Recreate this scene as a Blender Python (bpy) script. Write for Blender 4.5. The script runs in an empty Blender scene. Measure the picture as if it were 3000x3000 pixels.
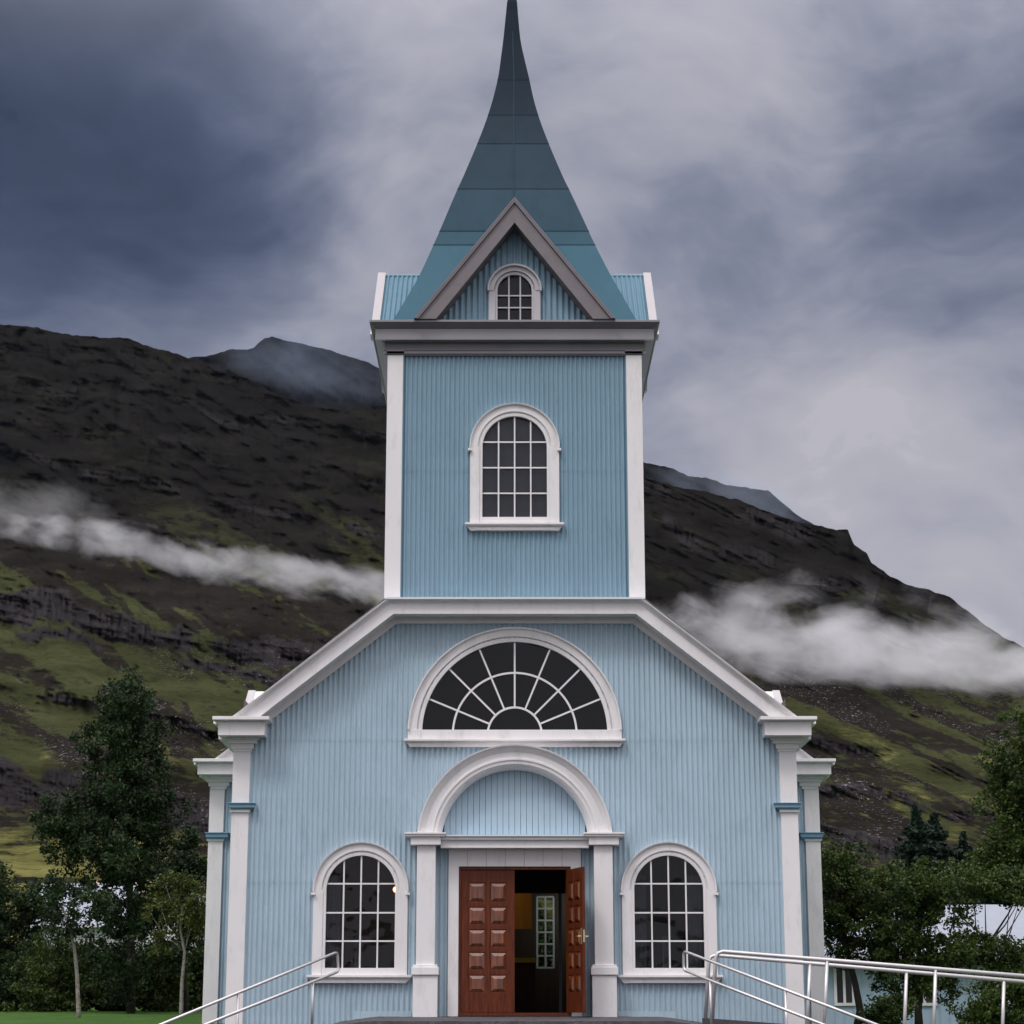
import bpy, math, random
import numpy as np
from math import radians as R, sin, cos, pi, tan, atan, sqrt
random.seed(7); rng = np.random.default_rng(7)
sc = bpy.context.scene
COL = sc.collection

# ------------------------------------------------------------------ camera
F, TH, DCAM, PXC = 6000.0, R(13.6), 33.0, 1508.0
def elev(py): return tan(TH + atan((1500.0 - py) / F))
EYE = -DCAM * elev(2976)
CX = -0.044
cam_d = bpy.data.cameras.new('camera'); cam = bpy.data.objects.new('camera', cam_d); COL.objects.link(cam)
cam.location = (CX, -DCAM, EYE); cam.rotation_euler = (R(90) + TH, 0, 0)
cam_d.sensor_width = 36; cam_d.lens = 36 * F / 3000; cam_d.clip_start = 0.1; cam_d.clip_end = 20000
sc.camera = cam
def Z(py, Y=0.0): return EYE + (DCAM + Y) * elev(py)
def H(hp, py, Y=0.0):                       # metres for a horizontal run of hp photo pixels at height py, depth Y
    return hp * (DCAM + Y) / (F * (cos(TH) - (1500.0 - py) / F * sin(TH)))
def at(px, py, D):                          # point seen at px,py at horizontal distance D from the camera
    return (CX + H(px - 1500.0, py, D - DCAM), D - DCAM, EYE + D * elev(py))

# ------------------------------------------------------------------ light, sky, exposure
SUN_EL, SUN_AZ = R(56), R(218)              # azimuth measured clockwise from +Y (north); 180 = behind the camera
w = bpy.data.worlds.new('World'); sc.world = w; w.use_nodes = True
nt = w.node_tree; N = nt.nodes; L = nt.links; N.clear()
def nd(t, nodes=None, **k):
    n = (nodes or N).new(t)
    for a, b in k.items(): setattr(n, a, b)
    return n
def math_n(op, a, b=None, c=None, nodes=None, links=None, clamp=False):
    n = (nodes or N).new('ShaderNodeMath'); n.operation = op; n.use_clamp = clamp
    for i, v in enumerate((a, b, c)):
        if v is None: continue
        if isinstance(v, (int, float)): n.inputs[i].default_value = v
        else: (links or L).new(v, n.inputs[i])
    return n.outputs[0]
tc = nd('ShaderNodeTexCoord'); D_ = tc.outputs['Generated']
sep = nd('ShaderNodeSeparateXYZ'); L.new(D_, sep.inputs[0])
def dirv(px, py):
    x = (px - 1500) / F; t = (1500 - py) / F
    v = np.array([x, cos(TH) - t * sin(TH), sin(TH) + t * cos(TH)]); return v / np.linalg.norm(v)
warp = nd('ShaderNodeTexNoise'); warp.inputs['Scale'].default_value = 7; warp.inputs['Detail'].default_value = 3; L.new(D_, warp.inputs['Vector'])
wsub = nd('ShaderNodeVectorMath', operation='SUBTRACT'); L.new(warp.outputs['Color'], wsub.inputs[0]); wsub.inputs[1].default_value = (.5, .5, .5)
wscl = nd('ShaderNodeVectorMath', operation='SCALE'); L.new(wsub.outputs[0], wscl.inputs[0]); wscl.inputs['Scale'].default_value = 0.085
wadd = nd('ShaderNodeVectorMath', operation='ADD'); L.new(D_, wadd.inputs[0]); L.new(wscl.outputs[0], wadd.inputs[1])
DW = wadd.outputs[0]
val = None
def blob(px, py, rad, amp):                 # a soft darker / brighter mass of cloud in a direction of the sky
    global val
    d = nd('ShaderNodeVectorMath', operation='DISTANCE'); L.new(DW, d.inputs[0]); d.inputs[1].default_value = dirv(px, py)
    m = nd('ShaderNodeMapRange', interpolation_type='SMOOTHERSTEP'); L.new(d.outputs['Value'], m.inputs[0])
    m.inputs[1].default_value = 0; m.inputs[2].default_value = rad / F; m.inputs[3].default_value = amp; m.inputs[4].default_value = 0
    val = m.outputs[0] if val is None else math_n('ADD', val, m.outputs[0])
SKY_BASE = 0.725
for b in [(150, 520, 1200, -.42), (-200, 50, 1300, -.28), (640, 600, 520, -.14), (100, 830, 560, -.05), (330, 880, 330, .10), (3050, 480, 900, -.25), (2100, 780, 420, -.12), (2450, 560, 520, -.05),
          (2800, 1650, 900, .22), (2000, 250, 560, .14), (1150, 230, 430, .05), (2400, 1250, 700, .13), (3200, 1900, 600, .08), (700, 60, 330, .06), (1100, 700, 350, .10)]: blob(*b)
def skynoise(scale, stretch, amp, det, rot):
    global val
    mp = nd('ShaderNodeMapping'); L.new(DW, mp.inputs[0]); mp.inputs['Scale'].default_value = stretch; mp.inputs['Rotation'].default_value = rot
    n = nd('ShaderNodeTexNoise'); n.inputs['Scale'].default_value = scale; n.inputs['Detail'].default_value = det; n.inputs['Roughness'].default_value = .52
    L.new(mp.outputs[0], n.inputs['Vector'])
    s = math_n('SUBTRACT', n.outputs['Fac'], .5); s = math_n('MULTIPLY', s, amp); val = math_n('ADD', val, s)
skynoise(9, (1, 1, 1.9), .48, 7, (0, R(38), 0))
skynoise(22, (.85, 1, 1.5), .38, 8, (0, R(25), 0))
skynoise(70, (.7, 1, 1.6), .10, 6, (0, R(40), 0))
val = math_n('ADD', val, SKY_BASE, clamp=True)
ramp = nd('ShaderNodeValToRGB'); L.new(val, ramp.inputs[0])
def s2l(c): return tuple((x / 255 / 12.92 if x / 255 <= .04045 else ((x / 255 + .055) / 1.055) ** 2.4) for x in c) + (1,)
cr = ramp.color_ramp; cr.interpolation = 'B_SPLINE'
cr.elements[0].position = 0.02; cr.elements[0].color = s2l((46, 56, 80))
cr.elements[1].position = 0.98; cr.elements[1].color = s2l((186, 184, 193))
for p, c in ((.30, (70, 81, 107)), (.52, (108, 116, 139)), (.72, (148, 151, 168))):
    e = cr.elements.new(p); e.color = s2l(c)
# brighter overcast overhead and behind the photographer (outside the picture)
up = nd('ShaderNodeMapRange', interpolation_type='SMOOTHSTEP'); L.new(sep.outputs['Z'], up.inputs[0]); up.inputs[1].default_value = .40; up.inputs[2].default_value = .88; up.inputs[3].default_value = 0; up.inputs[4].default_value = 4.0
bk = nd('ShaderNodeMapRange', interpolation_type='SMOOTHSTEP'); L.new(sep.outputs['Y'], bk.inputs[0]); bk.inputs[1].default_value = .55; bk.inputs[2].default_value = -.5; bk.inputs[3].default_value = 0; bk.inputs[4].default_value = .75
boost = math_n('ADD', math_n('ADD', up.outputs[0], bk.outputs[0]), 1.0)
grey = nd('ShaderNodeMix', data_type='RGBA'); gm = nd('ShaderNodeMapRange'); L.new(boost, gm.inputs[0]); gm.inputs[1].default_value = 1; gm.inputs[2].default_value = 2.2
L.new(gm.outputs[0], grey.inputs[0]); L.new(ramp.outputs[0], grey.inputs[6]); grey.inputs[7].default_value = (.49, .47, .485, 1)
bm_ = nd('ShaderNodeVectorMath', operation='SCALE'); L.new(grey.outputs[2], bm_.inputs[0]); L.new(boost, bm_.inputs['Scale'])
bgc = nd('ShaderNodeBackground'); L.new(bm_.outputs[0], bgc.inputs[0]); bgc.inputs[1].default_value = 1.0
sky = nd('ShaderNodeTexSky', sky_type='NISHITA'); sky.sun_disc = False; sky.sun_elevation = SUN_EL; sky.sun_rotation = SUN_AZ; sky.air_density = 1; sky.dust_density = 3
bgn = nd('ShaderNodeBackground'); L.new(sky.outputs[0], bgn.inputs[0]); bgn.inputs[1].default_value = 0.05
mixs = nd('ShaderNodeMixShader'); mixs.inputs[0].default_value = .965; L.new(bgn.outputs[0], mixs.inputs[1]); L.new(bgc.outputs[0], mixs.inputs[2])
wo = nd('ShaderNodeOutputWorld'); L.new(mixs.outputs[0], wo.inputs[0])
w.cycles.sampling_method = 'MANUAL'; w.cycles.sample_map_resolution = 512
sd = bpy.data.lights.new('sun', 'SUN'); sd.energy = 1.3; sd.angle = R(12); sd.color = (1, .965, .93)
so = bpy.data.objects.new('sun', sd); COL.objects.link(so)
so.rotation_euler = (R(90) - SUN_EL, 0, pi - SUN_AZ)
sc.view_settings.view_transform = 'Standard'; sc.view_settings.look = 'None'; sc.view_settings.gamma = 1; sc.view_settings.use_curve_mapping = False
sc.view_settings.exposure = 0.0
sc.render.engine = 'CYCLES'; sc.cycles.use_denoising = True; sc.cycles.max_bounces = 6; sc.cycles.diffuse_bounces = 3; sc.cycles.volume_bounces = 3
sc.cycles.transparent_max_bounces = 12; sc.cycles.volume_max_steps = 128
sc.cycles.caustics_reflective = False; sc.cycles.caustics_refractive = False

# ------------------------------------------------------------------ materials
MATS = {}
def mat(name, col, rough=.6, metal=0, spec=.5, var=.12, vs=3.0, vstretch=(1, 1, 1), bump=0, bs=60, dirt=None, dirtamt=0, coat=0, sheets=0):
    m = bpy.data.materials.new(name); m.use_nodes = True; n = m.node_tree.nodes; l = m.node_tree.links
    p = n['Principled BSDF']; p.inputs['Roughness'].default_value = rough; p.inputs['Metallic'].default_value = metal
    p.inputs['Specular IOR Level'].default_value = spec; p.inputs['Coat Weight'].default_value = coat
    t = n.new('ShaderNodeTexCoord'); mp = n.new('ShaderNodeMapping'); l.new(t.outputs['Object'], mp.inputs[0]); mp.inputs['Scale'].default_value = vstretch
    nz = n.new('ShaderNodeTexNoise'); nz.inputs['Scale'].default_value = vs; nz.inputs['Detail'].default_value = 6; nz.inputs['Roughness'].default_value = .6; l.new(mp.outputs[0], nz.inputs['Vector'])
    mr = n.new('ShaderNodeMapRange'); l.new(nz.outputs['Fac'], mr.inputs[0]); mr.inputs[1].default_value = .25; mr.inputs[2].default_value = .75; mr.inputs[3].default_value = 1 - var; mr.inputs[4].default_value = 1 + var
    sc_ = n.new('ShaderNodeVectorMath'); sc_.operation = 'SCALE'; sc_.inputs[0].default_value = col; l.new(mr.outputs[0], sc_.inputs['Scale'])
    out = sc_.outputs[0]
    if sheets:
        sx = n.new('ShaderNodeSeparateXYZ'); l.new(t.outputs['Object'], sx.inputs[0]); cb = n.new('ShaderNodeCombineXYZ')
        for ax, dv in ((0, .835), (1, .835), (2, 1.13)):
            q = n.new('ShaderNodeMath'); q.operation = 'DIVIDE'; l.new(sx.outputs[ax], q.inputs[0]); q.inputs[1].default_value = dv
            q2 = n.new('ShaderNodeMath'); q2.operation = 'FLOOR'; l.new(q.outputs[0], q2.inputs[0]); l.new(q2.outputs[0], cb.inputs[ax])
        wn = n.new('ShaderNodeTexWhiteNoise'); l.new(cb.outputs[0], wn.inputs['Vector']); m9 = n.new('ShaderNodeMapRange'); l.new(wn.outputs[0], m9.inputs[0]); m9.inputs[3].default_value = 1 - sheets; m9.inputs[4].default_value = 1 + sheets
        s9 = n.new('ShaderNodeVectorMath'); s9.operation = 'SCALE'; l.new(out, s9.inputs[0]); l.new(m9.outputs[0], s9.inputs['Scale']); out = s9.outputs[0]
    if dirt:
        n2 = n.new('ShaderNodeTexNoise'); n2.inputs['Scale'].default_value = vs * 2.3; n2.inputs['Detail'].default_value = 8; n2.inputs['Roughness'].default_value = .7; l.new(mp.outputs[0], n2.inputs['Vector'])
        m2 = n.new('ShaderNodeMapRange'); l.new(n2.outputs['Fac'], m2.inputs[0]); m2.inputs[1].default_value = .52; m2.inputs[2].default_value = .75; m2.inputs[4].default_value = dirtamt
        mx = n.new('ShaderNodeMix'); mx.data_type = 'RGBA'; l.new(m2.outputs[0], mx.inputs[0]); l.new(out, mx.inputs[6]); mx.inputs[7].default_value = dirt + (1,); out = mx.outputs[2]
    l.new(out, p.inputs['Base Color'])
    if bump:
        nb = n.new('ShaderNodeTexNoise'); nb.inputs['Scale'].default_value = bs; nb.inputs['Detail'].default_value = 4; l.new(mp.outputs[0], nb.inputs['Vector'])
        b = n.new('ShaderNodeBump'); b.inputs['Strength'].default_value = bump; b.inputs['Distance'].default_value = .02; l.new(nb.outputs['Fac'], b.inputs['Height']); l.new(b.outputs[0], p.inputs['Normal'])
    MATS[name] = m; return m
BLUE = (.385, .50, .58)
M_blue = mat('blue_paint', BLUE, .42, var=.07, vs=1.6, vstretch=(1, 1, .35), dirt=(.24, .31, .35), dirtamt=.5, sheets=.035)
M_tblue = mat('tower_blue_darkened', (.195, .31, .39), .42, var=.07, vs=1.6, vstretch=(1, 1, .3), dirt=(.13, .20, .25), dirtamt=.5, sheets=.04)  # facade blue darkened: the upward fall in brightness is put into the colour
M_board = mat('blue_board_paint', (.38, .51, .61), .5, var=.05)
M_bluetrim = mat('blue_trim_paint', (.13, .26, .35), .35, var=.06)
M_white = mat('white_paint', (.73, .71, .715), .45, var=.035, vs=2.5, vstretch=(1, 1, .3), dirt=(.50, .49, .48), dirtamt=.6, bump=.08, bs=90)
M_gw2 = mat('gable_window_paint', (.46, .44, .47), .5, var=.04)
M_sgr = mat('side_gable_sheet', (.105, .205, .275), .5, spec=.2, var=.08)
M_greyw = mat('toned_down_trim', (.36, .34, .355), .5, var=.04)  # bargeboard white toned down so it does not blow out
M_gab = mat('grey_gable_trim', (.165, .148, .158), .55, var=.07, vs=3, dirt=(.10, .09, .095), dirtamt=.5)  # gable trim, a darker and browner grey than the cornice
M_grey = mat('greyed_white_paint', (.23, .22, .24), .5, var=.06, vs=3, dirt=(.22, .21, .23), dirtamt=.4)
M_flash = mat('lead_flashing', (.62, .66, .70), .4, var=.05)
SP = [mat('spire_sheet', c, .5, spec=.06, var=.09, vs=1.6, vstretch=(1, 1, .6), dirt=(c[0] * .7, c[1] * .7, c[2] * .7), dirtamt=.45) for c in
      ((.012, .020, .031), (.014, .023, .035), (.016, .028, .042), (.019, .035, .052), (.023, .045, .067), (.029, .060, .086), (.037, .084, .116), (.049, .118, .160))]  # tones darken towards the tip: a shading gradient put into the colour
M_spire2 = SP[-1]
M_wood = mat('mahogany', (.105, .024, .009), .36, spec=.22, var=.6, vs=5, vstretch=(6, 6, .5), dirt=(.035, .011, .009), dirtamt=1.0, coat=0)
M_wood2 = mat('mahogany_panel', (.145, .036, .009), .22, spec=.4, var=.9, vs=2.2, vstretch=(8, 8, 1), dirt=(.05, .014, .009), dirtamt=.9, coat=.8)
M_steel = mat('galvanised_steel', (.50, .485, .49), .42, metal=.75, var=.1, vs=8)
M_rampsteel = mat('pale_ramp_steel', (.56, .54, .55), .42, metal=.5, var=.08, vs=8)
M_brass = mat('brass', (.75, .6, .35), .3, metal=.9)
M_roofmetal = mat('pale_roof_metal', (.66, .70, .76), .45, var=.07)
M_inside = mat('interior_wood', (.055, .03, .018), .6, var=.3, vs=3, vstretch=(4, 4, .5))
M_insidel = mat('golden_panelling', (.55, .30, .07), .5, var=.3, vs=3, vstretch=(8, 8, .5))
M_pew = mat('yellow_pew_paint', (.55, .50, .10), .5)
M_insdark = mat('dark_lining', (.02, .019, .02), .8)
M_stone = mat('dark_stone', (.055, .052, .058), .75, var=.5, vs=5, bump=.5, bs=30, dirt=(.16, .15, .16), dirtamt=.6)
M_blind = mat('grey_blind', (.17, .165, .20), .8)
def glass_mat():
    m = bpy.data.materials.new('window_glass'); m.use_nodes = True; n = m.node_tree.nodes; l = m.node_tree.links; n.clear()
    o = n.new('ShaderNodeOutputMaterial'); g = n.new('ShaderNodeBsdfGlossy'); g.inputs['Roughness'].default_value = .03; g.inputs[0].default_value = (.9, .92, .95, 1)
    t = n.new('ShaderNodeBsdfTransparent'); t.inputs[0].default_value = (.75, .78, .78, 1)
    fr = n.new('ShaderNodeFresnel'); fr.inputs[0].default_value = 1.42; mx = n.new('ShaderNodeMixShader')
    tx = n.new('ShaderNodeTexCoord'); nz = n.new('ShaderNodeTexNoise'); nz.inputs['Scale'].default_value = 1.6; l.new(tx.outputs['Object'], nz.inputs['Vector'])
    b = n.new('ShaderNodeBump'); b.inputs['Strength'].default_value = .6; b.inputs['Distance'].default_value = .06; l.new(nz.outputs[0], b.inputs['Height']); l.new(b.outputs[0], g.inputs['Normal'])
    l.new(fr.outputs[0], mx.inputs[0]); l.new(t.outputs[0], mx.inputs[1]); l.new(g.outputs[0], mx.inputs[2]); l.new(mx.outputs[0], o.inputs[0])
    return m
M_glass = glass_mat()
def emit(name, col, st):
    m = bpy.data.materials.new(name); m.use_nodes = True; p = m.node_tree.nodes['Principled BSDF']
    p.inputs['Emission Color'].default_value = col + (1,); p.inputs['Emission Strength'].default_value = st; return m

# ------------------------------------------------------------------ builders
class MB:
    def __init__(s): s.v = []; s.f = []
    def add(s, vs, fs):
        b = len(s.v); s.v += [tuple(map(float, p)) for p in vs]; s.f += [tuple(i + b for i in q) for q in fs]; return s
    def box(s, x0, x1, y0, y1, z0, z1):
        if x0 > x1: x0, x1 = x1, x0
        if y0 > y1: y0, y1 = y1, y0
        if z0 > z1: z0, z1 = z1, z0
        v = [(x0, y0, z0), (x1, y0, z0), (x1, y1, z0), (x0, y1, z0), (x0, y0, z1), (x1, y0, z1), (x1, y1, z1), (x0, y1, z1)]
        return s.add(v, [(0, 3, 2, 1), (4, 5, 6, 7), (0, 1, 5, 4), (1, 2, 6, 5), (2, 3, 7, 6), (3, 0, 4, 7)])
    def prism(s, poly, y0, y1):              # poly in (x,z), counter-clockwise seen from -Y
        n = len(poly); v = [(p[0], y0, p[1]) for p in poly] + [(p[0], y1, p[1]) for p in poly]
        f = [tuple(range(n)), tuple(range(2 * n - 1, n - 1, -1))] + [((i + 1) % n, i, i + n, (i + 1) % n + n) for i in range(n)]
        return s.add(v, f)
    def ring(s, cx, cz, r0, r1, y0, y1, a0=0, a1=pi, n=48):
        v = []; f = []
        for i in range(n + 1):
            a = a0 + (a1 - a0) * i / n; c, q = cos(a), sin(a)
            v += [(cx + r0 * c, y0, cz + r0 * q), (cx + r1 * c, y0, cz + r1 * q), (cx + r1 * c, y1, cz + r1 * q), (cx + r0 * c, y1, cz + r0 * q)]
        for i in range(n):
            a = 4 * i
            for k in range(4): f.append((a + k, a + (k + 1) % 4, a + 4 + (k + 1) % 4, a + 4 + k))
        f += [(0, 3, 2, 1), (4 * n, 4 * n + 1, 4 * n + 2, 4 * n + 3)]
        return s.add(v, f)
    def arcprof(s, cx, cz, prof, a0=0, a1=pi, n=64):  # prof: closed list of (r, y)
        v = []; f = []; m = len(prof)
        for i in range(n + 1):
            a = a0 + (a1 - a0) * i / n
            v += [(cx + r * cos(a), y, cz + r * sin(a)) for r, y in prof]
        for i in range(n):
            for k in range(m): f.append((i * m + k, i * m + (k + 1) % m, (i + 1) * m + (k + 1) % m, (i + 1) * m + k))
        f += [tuple(range(m))[::-1], tuple(n * m + k for k in range(m))]
        return s.add(v, f)
    def sweep(s, path, prof):                # path in (x,z); prof closed list of (d,y), d to the left of travel
        m = len(prof); n = len(path); v = []
        for i, p in enumerate(path):
            def dr(a, b):
                dx, dz = b[0] - a[0], b[1] - a[1]; q = math.hypot(dx, dz); return dx / q, dz / q
            d0 = dr(path[i - 1], p) if i else dr(p, path[1]); d1 = dr(p, path[i + 1]) if i < n - 1 else d0
            nx, nz = -(d0[1] + d1[1]), d0[0] + d1[0]; q = math.hypot(nx, nz); nx /= q; nz /= q
            k = 1 / max(.3, (-d0[1]) * nx + d0[0] * nz)
            v += [(p[0] + nx * k * d, y, p[1] + nz * k * d) for d, y in prof]
        f = [(i * m + k, i * m + (k + 1) % m, (i + 1) * m + (k + 1) % m, (i + 1) * m + k) for i in range(n - 1) for k in range(m)]
        f += [tuple(range(m))[::-1], tuple((n - 1) * m + k for k in range(m))]
        return s.add(v, f)
    def tube(s, pts, r, n=10, r2=None):
        P = [np.array(p, float) for p in pts]; m = len(P); v = []
        up = None
        for i in range(m):
            t = P[min(i + 1, m - 1)] - P[max(i - 1, 0)]; t /= np.linalg.norm(t) + 1e-9
            if up is None: up = np.cross(t, (0, 0, 1)) if abs(t[2]) < .9 else np.cross(t, (1, 0, 0))
            a = up - t * (up @ t); a /= np.linalg.norm(a); b = np.cross(t, a); up = a
            rr = r if r2 is None else r + (r2 - r) * i / (m - 1)
            v += [tuple(P[i] + rr * (cos(2 * pi * k / n) * a + sin(2 * pi * k / n) * b)) for k in range(n)]
        f = [(i * n + k, i * n + (k + 1) % n, (i + 1) * n + (k + 1) % n, (i + 1) * n + k) for i in range(m - 1) for k in range(n)]
        f += [tuple(range(n))[::-1], tuple((m - 1) * n + k for k in range(n))]
        return s.add(v, f)
    def build(s, name, m, parent=None, smooth=False, bevel=0, flip=False):
        me = bpy.data.meshes.new(name); me.from_pydata(s.v, [], s.f); me.validate()
        if m: me.materials.append(m)
        o = bpy.data.objects.new(name, me); COL.objects.link(o)
        if parent:
            o.parent = parent
            # keep world coordinates: parts are modelled in world space
            pw = np.array([0., 0., 0.]); q = parent
            while q: pw += np.array(q.location); q = q.parent
            o.location = tuple(-pw)
        bmn = __import__('bmesh').new(); bmn.from_mesh(me)
        __import__('bmesh').ops.recalc_face_normals(bmn, faces=bmn.faces); bmn.to_mesh(me); bmn.free()
        if smooth: me.polygons.foreach_set('use_smooth', [True] * len(me.polygons))
        if bevel:
            b = o.modifiers.new('bevel', 'BEVEL'); b.width = bevel; b.segments = 2; b.limit_method = 'ANGLE'; b.angle_limit = R(40)
        return o
def clip_below(mb, z):                      # cut a builder's mesh by a level plane, keep what is above
    bmesh = __import__('bmesh'); b = bmesh.new(); vs = [b.verts.new(p) for p in mb.v]
    for f in mb.f:
        try: b.faces.new([vs[i] for i in f])
        except ValueError: pass
    bmesh.ops.bisect_plane(b, geom=b.verts[:] + b.edges[:] + b.faces[:], plane_co=(0, 0, z), plane_no=(0, 0, -1), clear_outer=True)
    b.verts.index_update(); mb.v = [tuple(v.co) for v in b.verts]; mb.f = [tuple(v.index for v in f.verts) for f in b.faces]; b.free(); return mb
def tag(o, label=None, cat=None, group=None, kind=None):
    if label: o['label'] = label
    if cat: o['category'] = cat
    if group: o['group'] = group
    if kind: o['kind'] = kind
    return o
def thing(name, loc, label, cat, group=None):
    o = bpy.data.objects.new(name, None); COL.objects.link(o); o.location = loc; o.empty_display_size = .3
    return tag(o, label, cat, group)
def bigmesh(name, V, Fq, m, parent=None, smooth=False, nf=4):
    V = np.asarray(V, np.float32); Fq = np.asarray(Fq, np.int32)
    me = bpy.data.meshes.new(name); me.vertices.add(len(V)); me.vertices.foreach_set('co', V.ravel())
    me.loops.add(Fq.size); me.loops.foreach_set('vertex_index', Fq.ravel())
    me.polygons.add(len(Fq)); me.polygons.foreach_set('loop_start', np.arange(0, Fq.size, nf, dtype=np.int32)); me.polygons.foreach_set('loop_total', np.full(len(Fq), nf, np.int32))
    if smooth: me.polygons.foreach_set('use_smooth', np.ones(len(Fq), bool))
    me.update(calc_edges=True)
    if m: me.materials.append(m)
    o = bpy.data.objects.new(name, me); COL.objects.link(o)
    if parent: o.parent = parent; o.location = tuple(-np.array(parent.location))
    return o

def corr_wall(u0, u1, intervals, tf, laps=(), pitch=.0835, amp=.016, seg=8, nails=True):
    """corrugated sheet: intervals(u)-> list of (z0,z1); tf(u, off, z)-> xyz; laps: heights where a sheet overlaps the next"""
    mb = MB(); n = int(round((u1 - u0) / pitch * seg)); du = (u1 - u0) / n
    laps = sorted(laps)
    def off(u, z):
        k = sum(1 for q in laps if z < q - 1e-6)
        return amp * cos(2 * pi * u / pitch) + .0035 * k * 0 + (.004 if k % 2 else 0)
    for i in range(n):
        a, b = u0 + i * du, u0 + (i + 1) * du; e = du * .02
        ia, ib = intervals(a + e), intervals(b - e)
        if len(ia) != len(ib): ia = ib = intervals((a + b) / 2)
        for (p0, p1), (q0, q1) in zip(ia, ib):
            cuts = [q for q in laps if max(p0, q0) < q < min(p1, q1)]
            za = [p0] + cuts + [p1]; zb = [q0] + cuts + [q1]
            for k in range(len(za) - 1):
                zm = (za[k] + za[k + 1]) / 2
                v = [tf(a, off(a, zm), za[k]), tf(b, off(b, zm), zb[k]), tf(b, off(b, zm), zb[k + 1]), tf(a, off(a, zm), za[k + 1])]
                mb.add(v, [(0, 1, 2, 3)])
                if k < len(cuts):            # little step at the lap
                    z = cuts[k]; zu = z + .01; o1, o2 = off(a, z - .01), off(a, zu); o3, o4 = off(b, z - .01), off(b, zu)
                    mb.add([tf(a, o1, z), tf(b, o3, z), tf(b, o4, z), tf(a, o2, z)], [(0, 1, 2, 3)])
    if nails:
        k0 = int(math.ceil(u0 / pitch)); k1 = int(u1 / pitch)
        for z in laps:
            for k in range(k0, k1 + 1):
                if (k + int(z * 7)) % 2: continue
                u = k * pitch
                if not any(p + .03 < z + .05 < q - .03 for p, q in intervals(u)): continue
                zz = z + .035 + random.uniform(-.004, .004); r = .010; o0 = amp + .004
                v = [tf(u + r * cos(t), o0 - .001, zz + r * sin(t)) for t in np.linspace(0, 2 * pi, 7)[:-1]] + [tf(u, o0 + .007, zz)]
                mb.add(v, [(j, (j + 1) % 6, 6) for j in range(6)])
    return mb

# ================================================================== the church
church = thing('church', (0, 0, -.3), 'pale blue corrugated metal church with white trim and a tall dark spire', 'church')
FY = -.36                                   # how far the raking cornice stands out
hw = lambda px, py, Y=0.: H(abs(px - PXC), py, Y)
# --- front gable facade
x_e = hw(793, 2104); z_e = Z(2104); x_k = hw(1163, 1826); z_k = Z(1826)
XC = hw(687, 2205)                           # outer corner of the front block
slope = (z_k - z_e) / (x_e - x_k)
def facade_top(u):
    a = abs(u)
    return z_k + .06 if a < x_k else z_k + .06 - slope * (a - x_k)
# windows: centre x, sill z etc.
wx = H((1960 - 1057) / 2, 2650)
WB, WS, WR = Z(2836), Z(2609), H(101, 2609)  # glass bottom, spring, glass radius
LZ = Z(2149); LR = H(271, 2100)              # lunette centre and glass radius
LB = Z(2139)
door_x = hw(1343, 2700); door_t = Z(2539)
AZ = Z(2470, -.3); AR = H(214, 2440)
def arch_int(u, cx, r, zs, zb):
    d = abs(u - cx)
    return None if d >= r else (zb, zs + sqrt(r * r - d * d))
def facade_iv(u):
    lo, hi = -.3, facade_top(u); holes = []
    for c in (-wx, wx):
        h = arch_int(u, c, WR + .05, WS, WB - .05)
        if h: holes.append(h)
    h = arch_int(u, 0, LR + .05, LZ, LB - .04)
    if h: holes.append(h)
    if abs(u) < AR + .03:
        h = arch_int(u, 0, AR + .03, AZ, AZ - .1)
        holes.append((-.3 if abs(u) < door_x + .02 else Z(2462), h[1]))
    holes.sort(); iv = []; z = lo
    for a, b in holes:
        if a > z + .01: iv.append((z, a))
        z = max(z, b)
    if hi > z + .01: iv.append((z, hi))
    return iv
laps = [Z(2803), Z(2587), Z(2378), Z(2171), Z(1966)]
corr_wall(-XC + .01, XC - .01, facade_iv, lambda u, o, z: (u, -o, z), laps).build('corrugated_wall', M_blue, church)
# lower lap sheet by the door (seen as a small dashed edge)
for sgn in (-1, 1):
    a, b = hw(1035, 2965), hw(1205, 2965)
    corr_wall(min(sgn * a, sgn * b), max(sgn * a, sgn * b), lambda u: [(-.05, Z(2962))], lambda u, o, z: (u, -.014 + 0 * o, z), nails=False).build('base_flashing', M_blue, church)
# --- raking cornice
Yf = FY
path = [(hw(770, 2092, Yf), Z(2092, Yf)), (hw(1153, 1798, Yf), Z(1798, Yf))]
path = path + [(-p[0], p[1]) for p in path[::-1]]
# start nearer the eave so that the end dies into the capital
s1 = (path[1][1] - path[0][1]) / (path[0][0] - path[1][0]); ex = hw(640, 2110, Yf)
path[0] = (ex, path[1][1] - s1 * (ex - path[1][0])); path[3] = (-ex, path[0][1])
hb = .245
prof = [(0, Yf), (hb * .70, Yf), (hb * .72, Yf - .012), (hb * .80, Yf - .015), (hb * .86, Yf - .05), (hb * .97, Yf - .085), (hb, Yf - .085), (hb + .012, Yf - .09), (hb + .012, .0), (-.10, .0), (-.10, -.035), (-.03, -.04), (-.03, -.07), (.0, -.07)]
mb = MB(); pr = [(p[0], p[1]) for p in path]; mb.sweep(pr, [(-d, y) for d, y in prof]); 
clip_below(mb, Z(2100, -.45)).build('raking_cornice', M_white, church)
# thin pale flashing on top of the level part
zt = Z(1753, Yf - .085); xt = hw(1127, 1753, Yf - .085)
MB().box(-xt, xt, Yf - .095, .02, zt - .012, zt + .014).build('flashing', M_flash, church)
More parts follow.
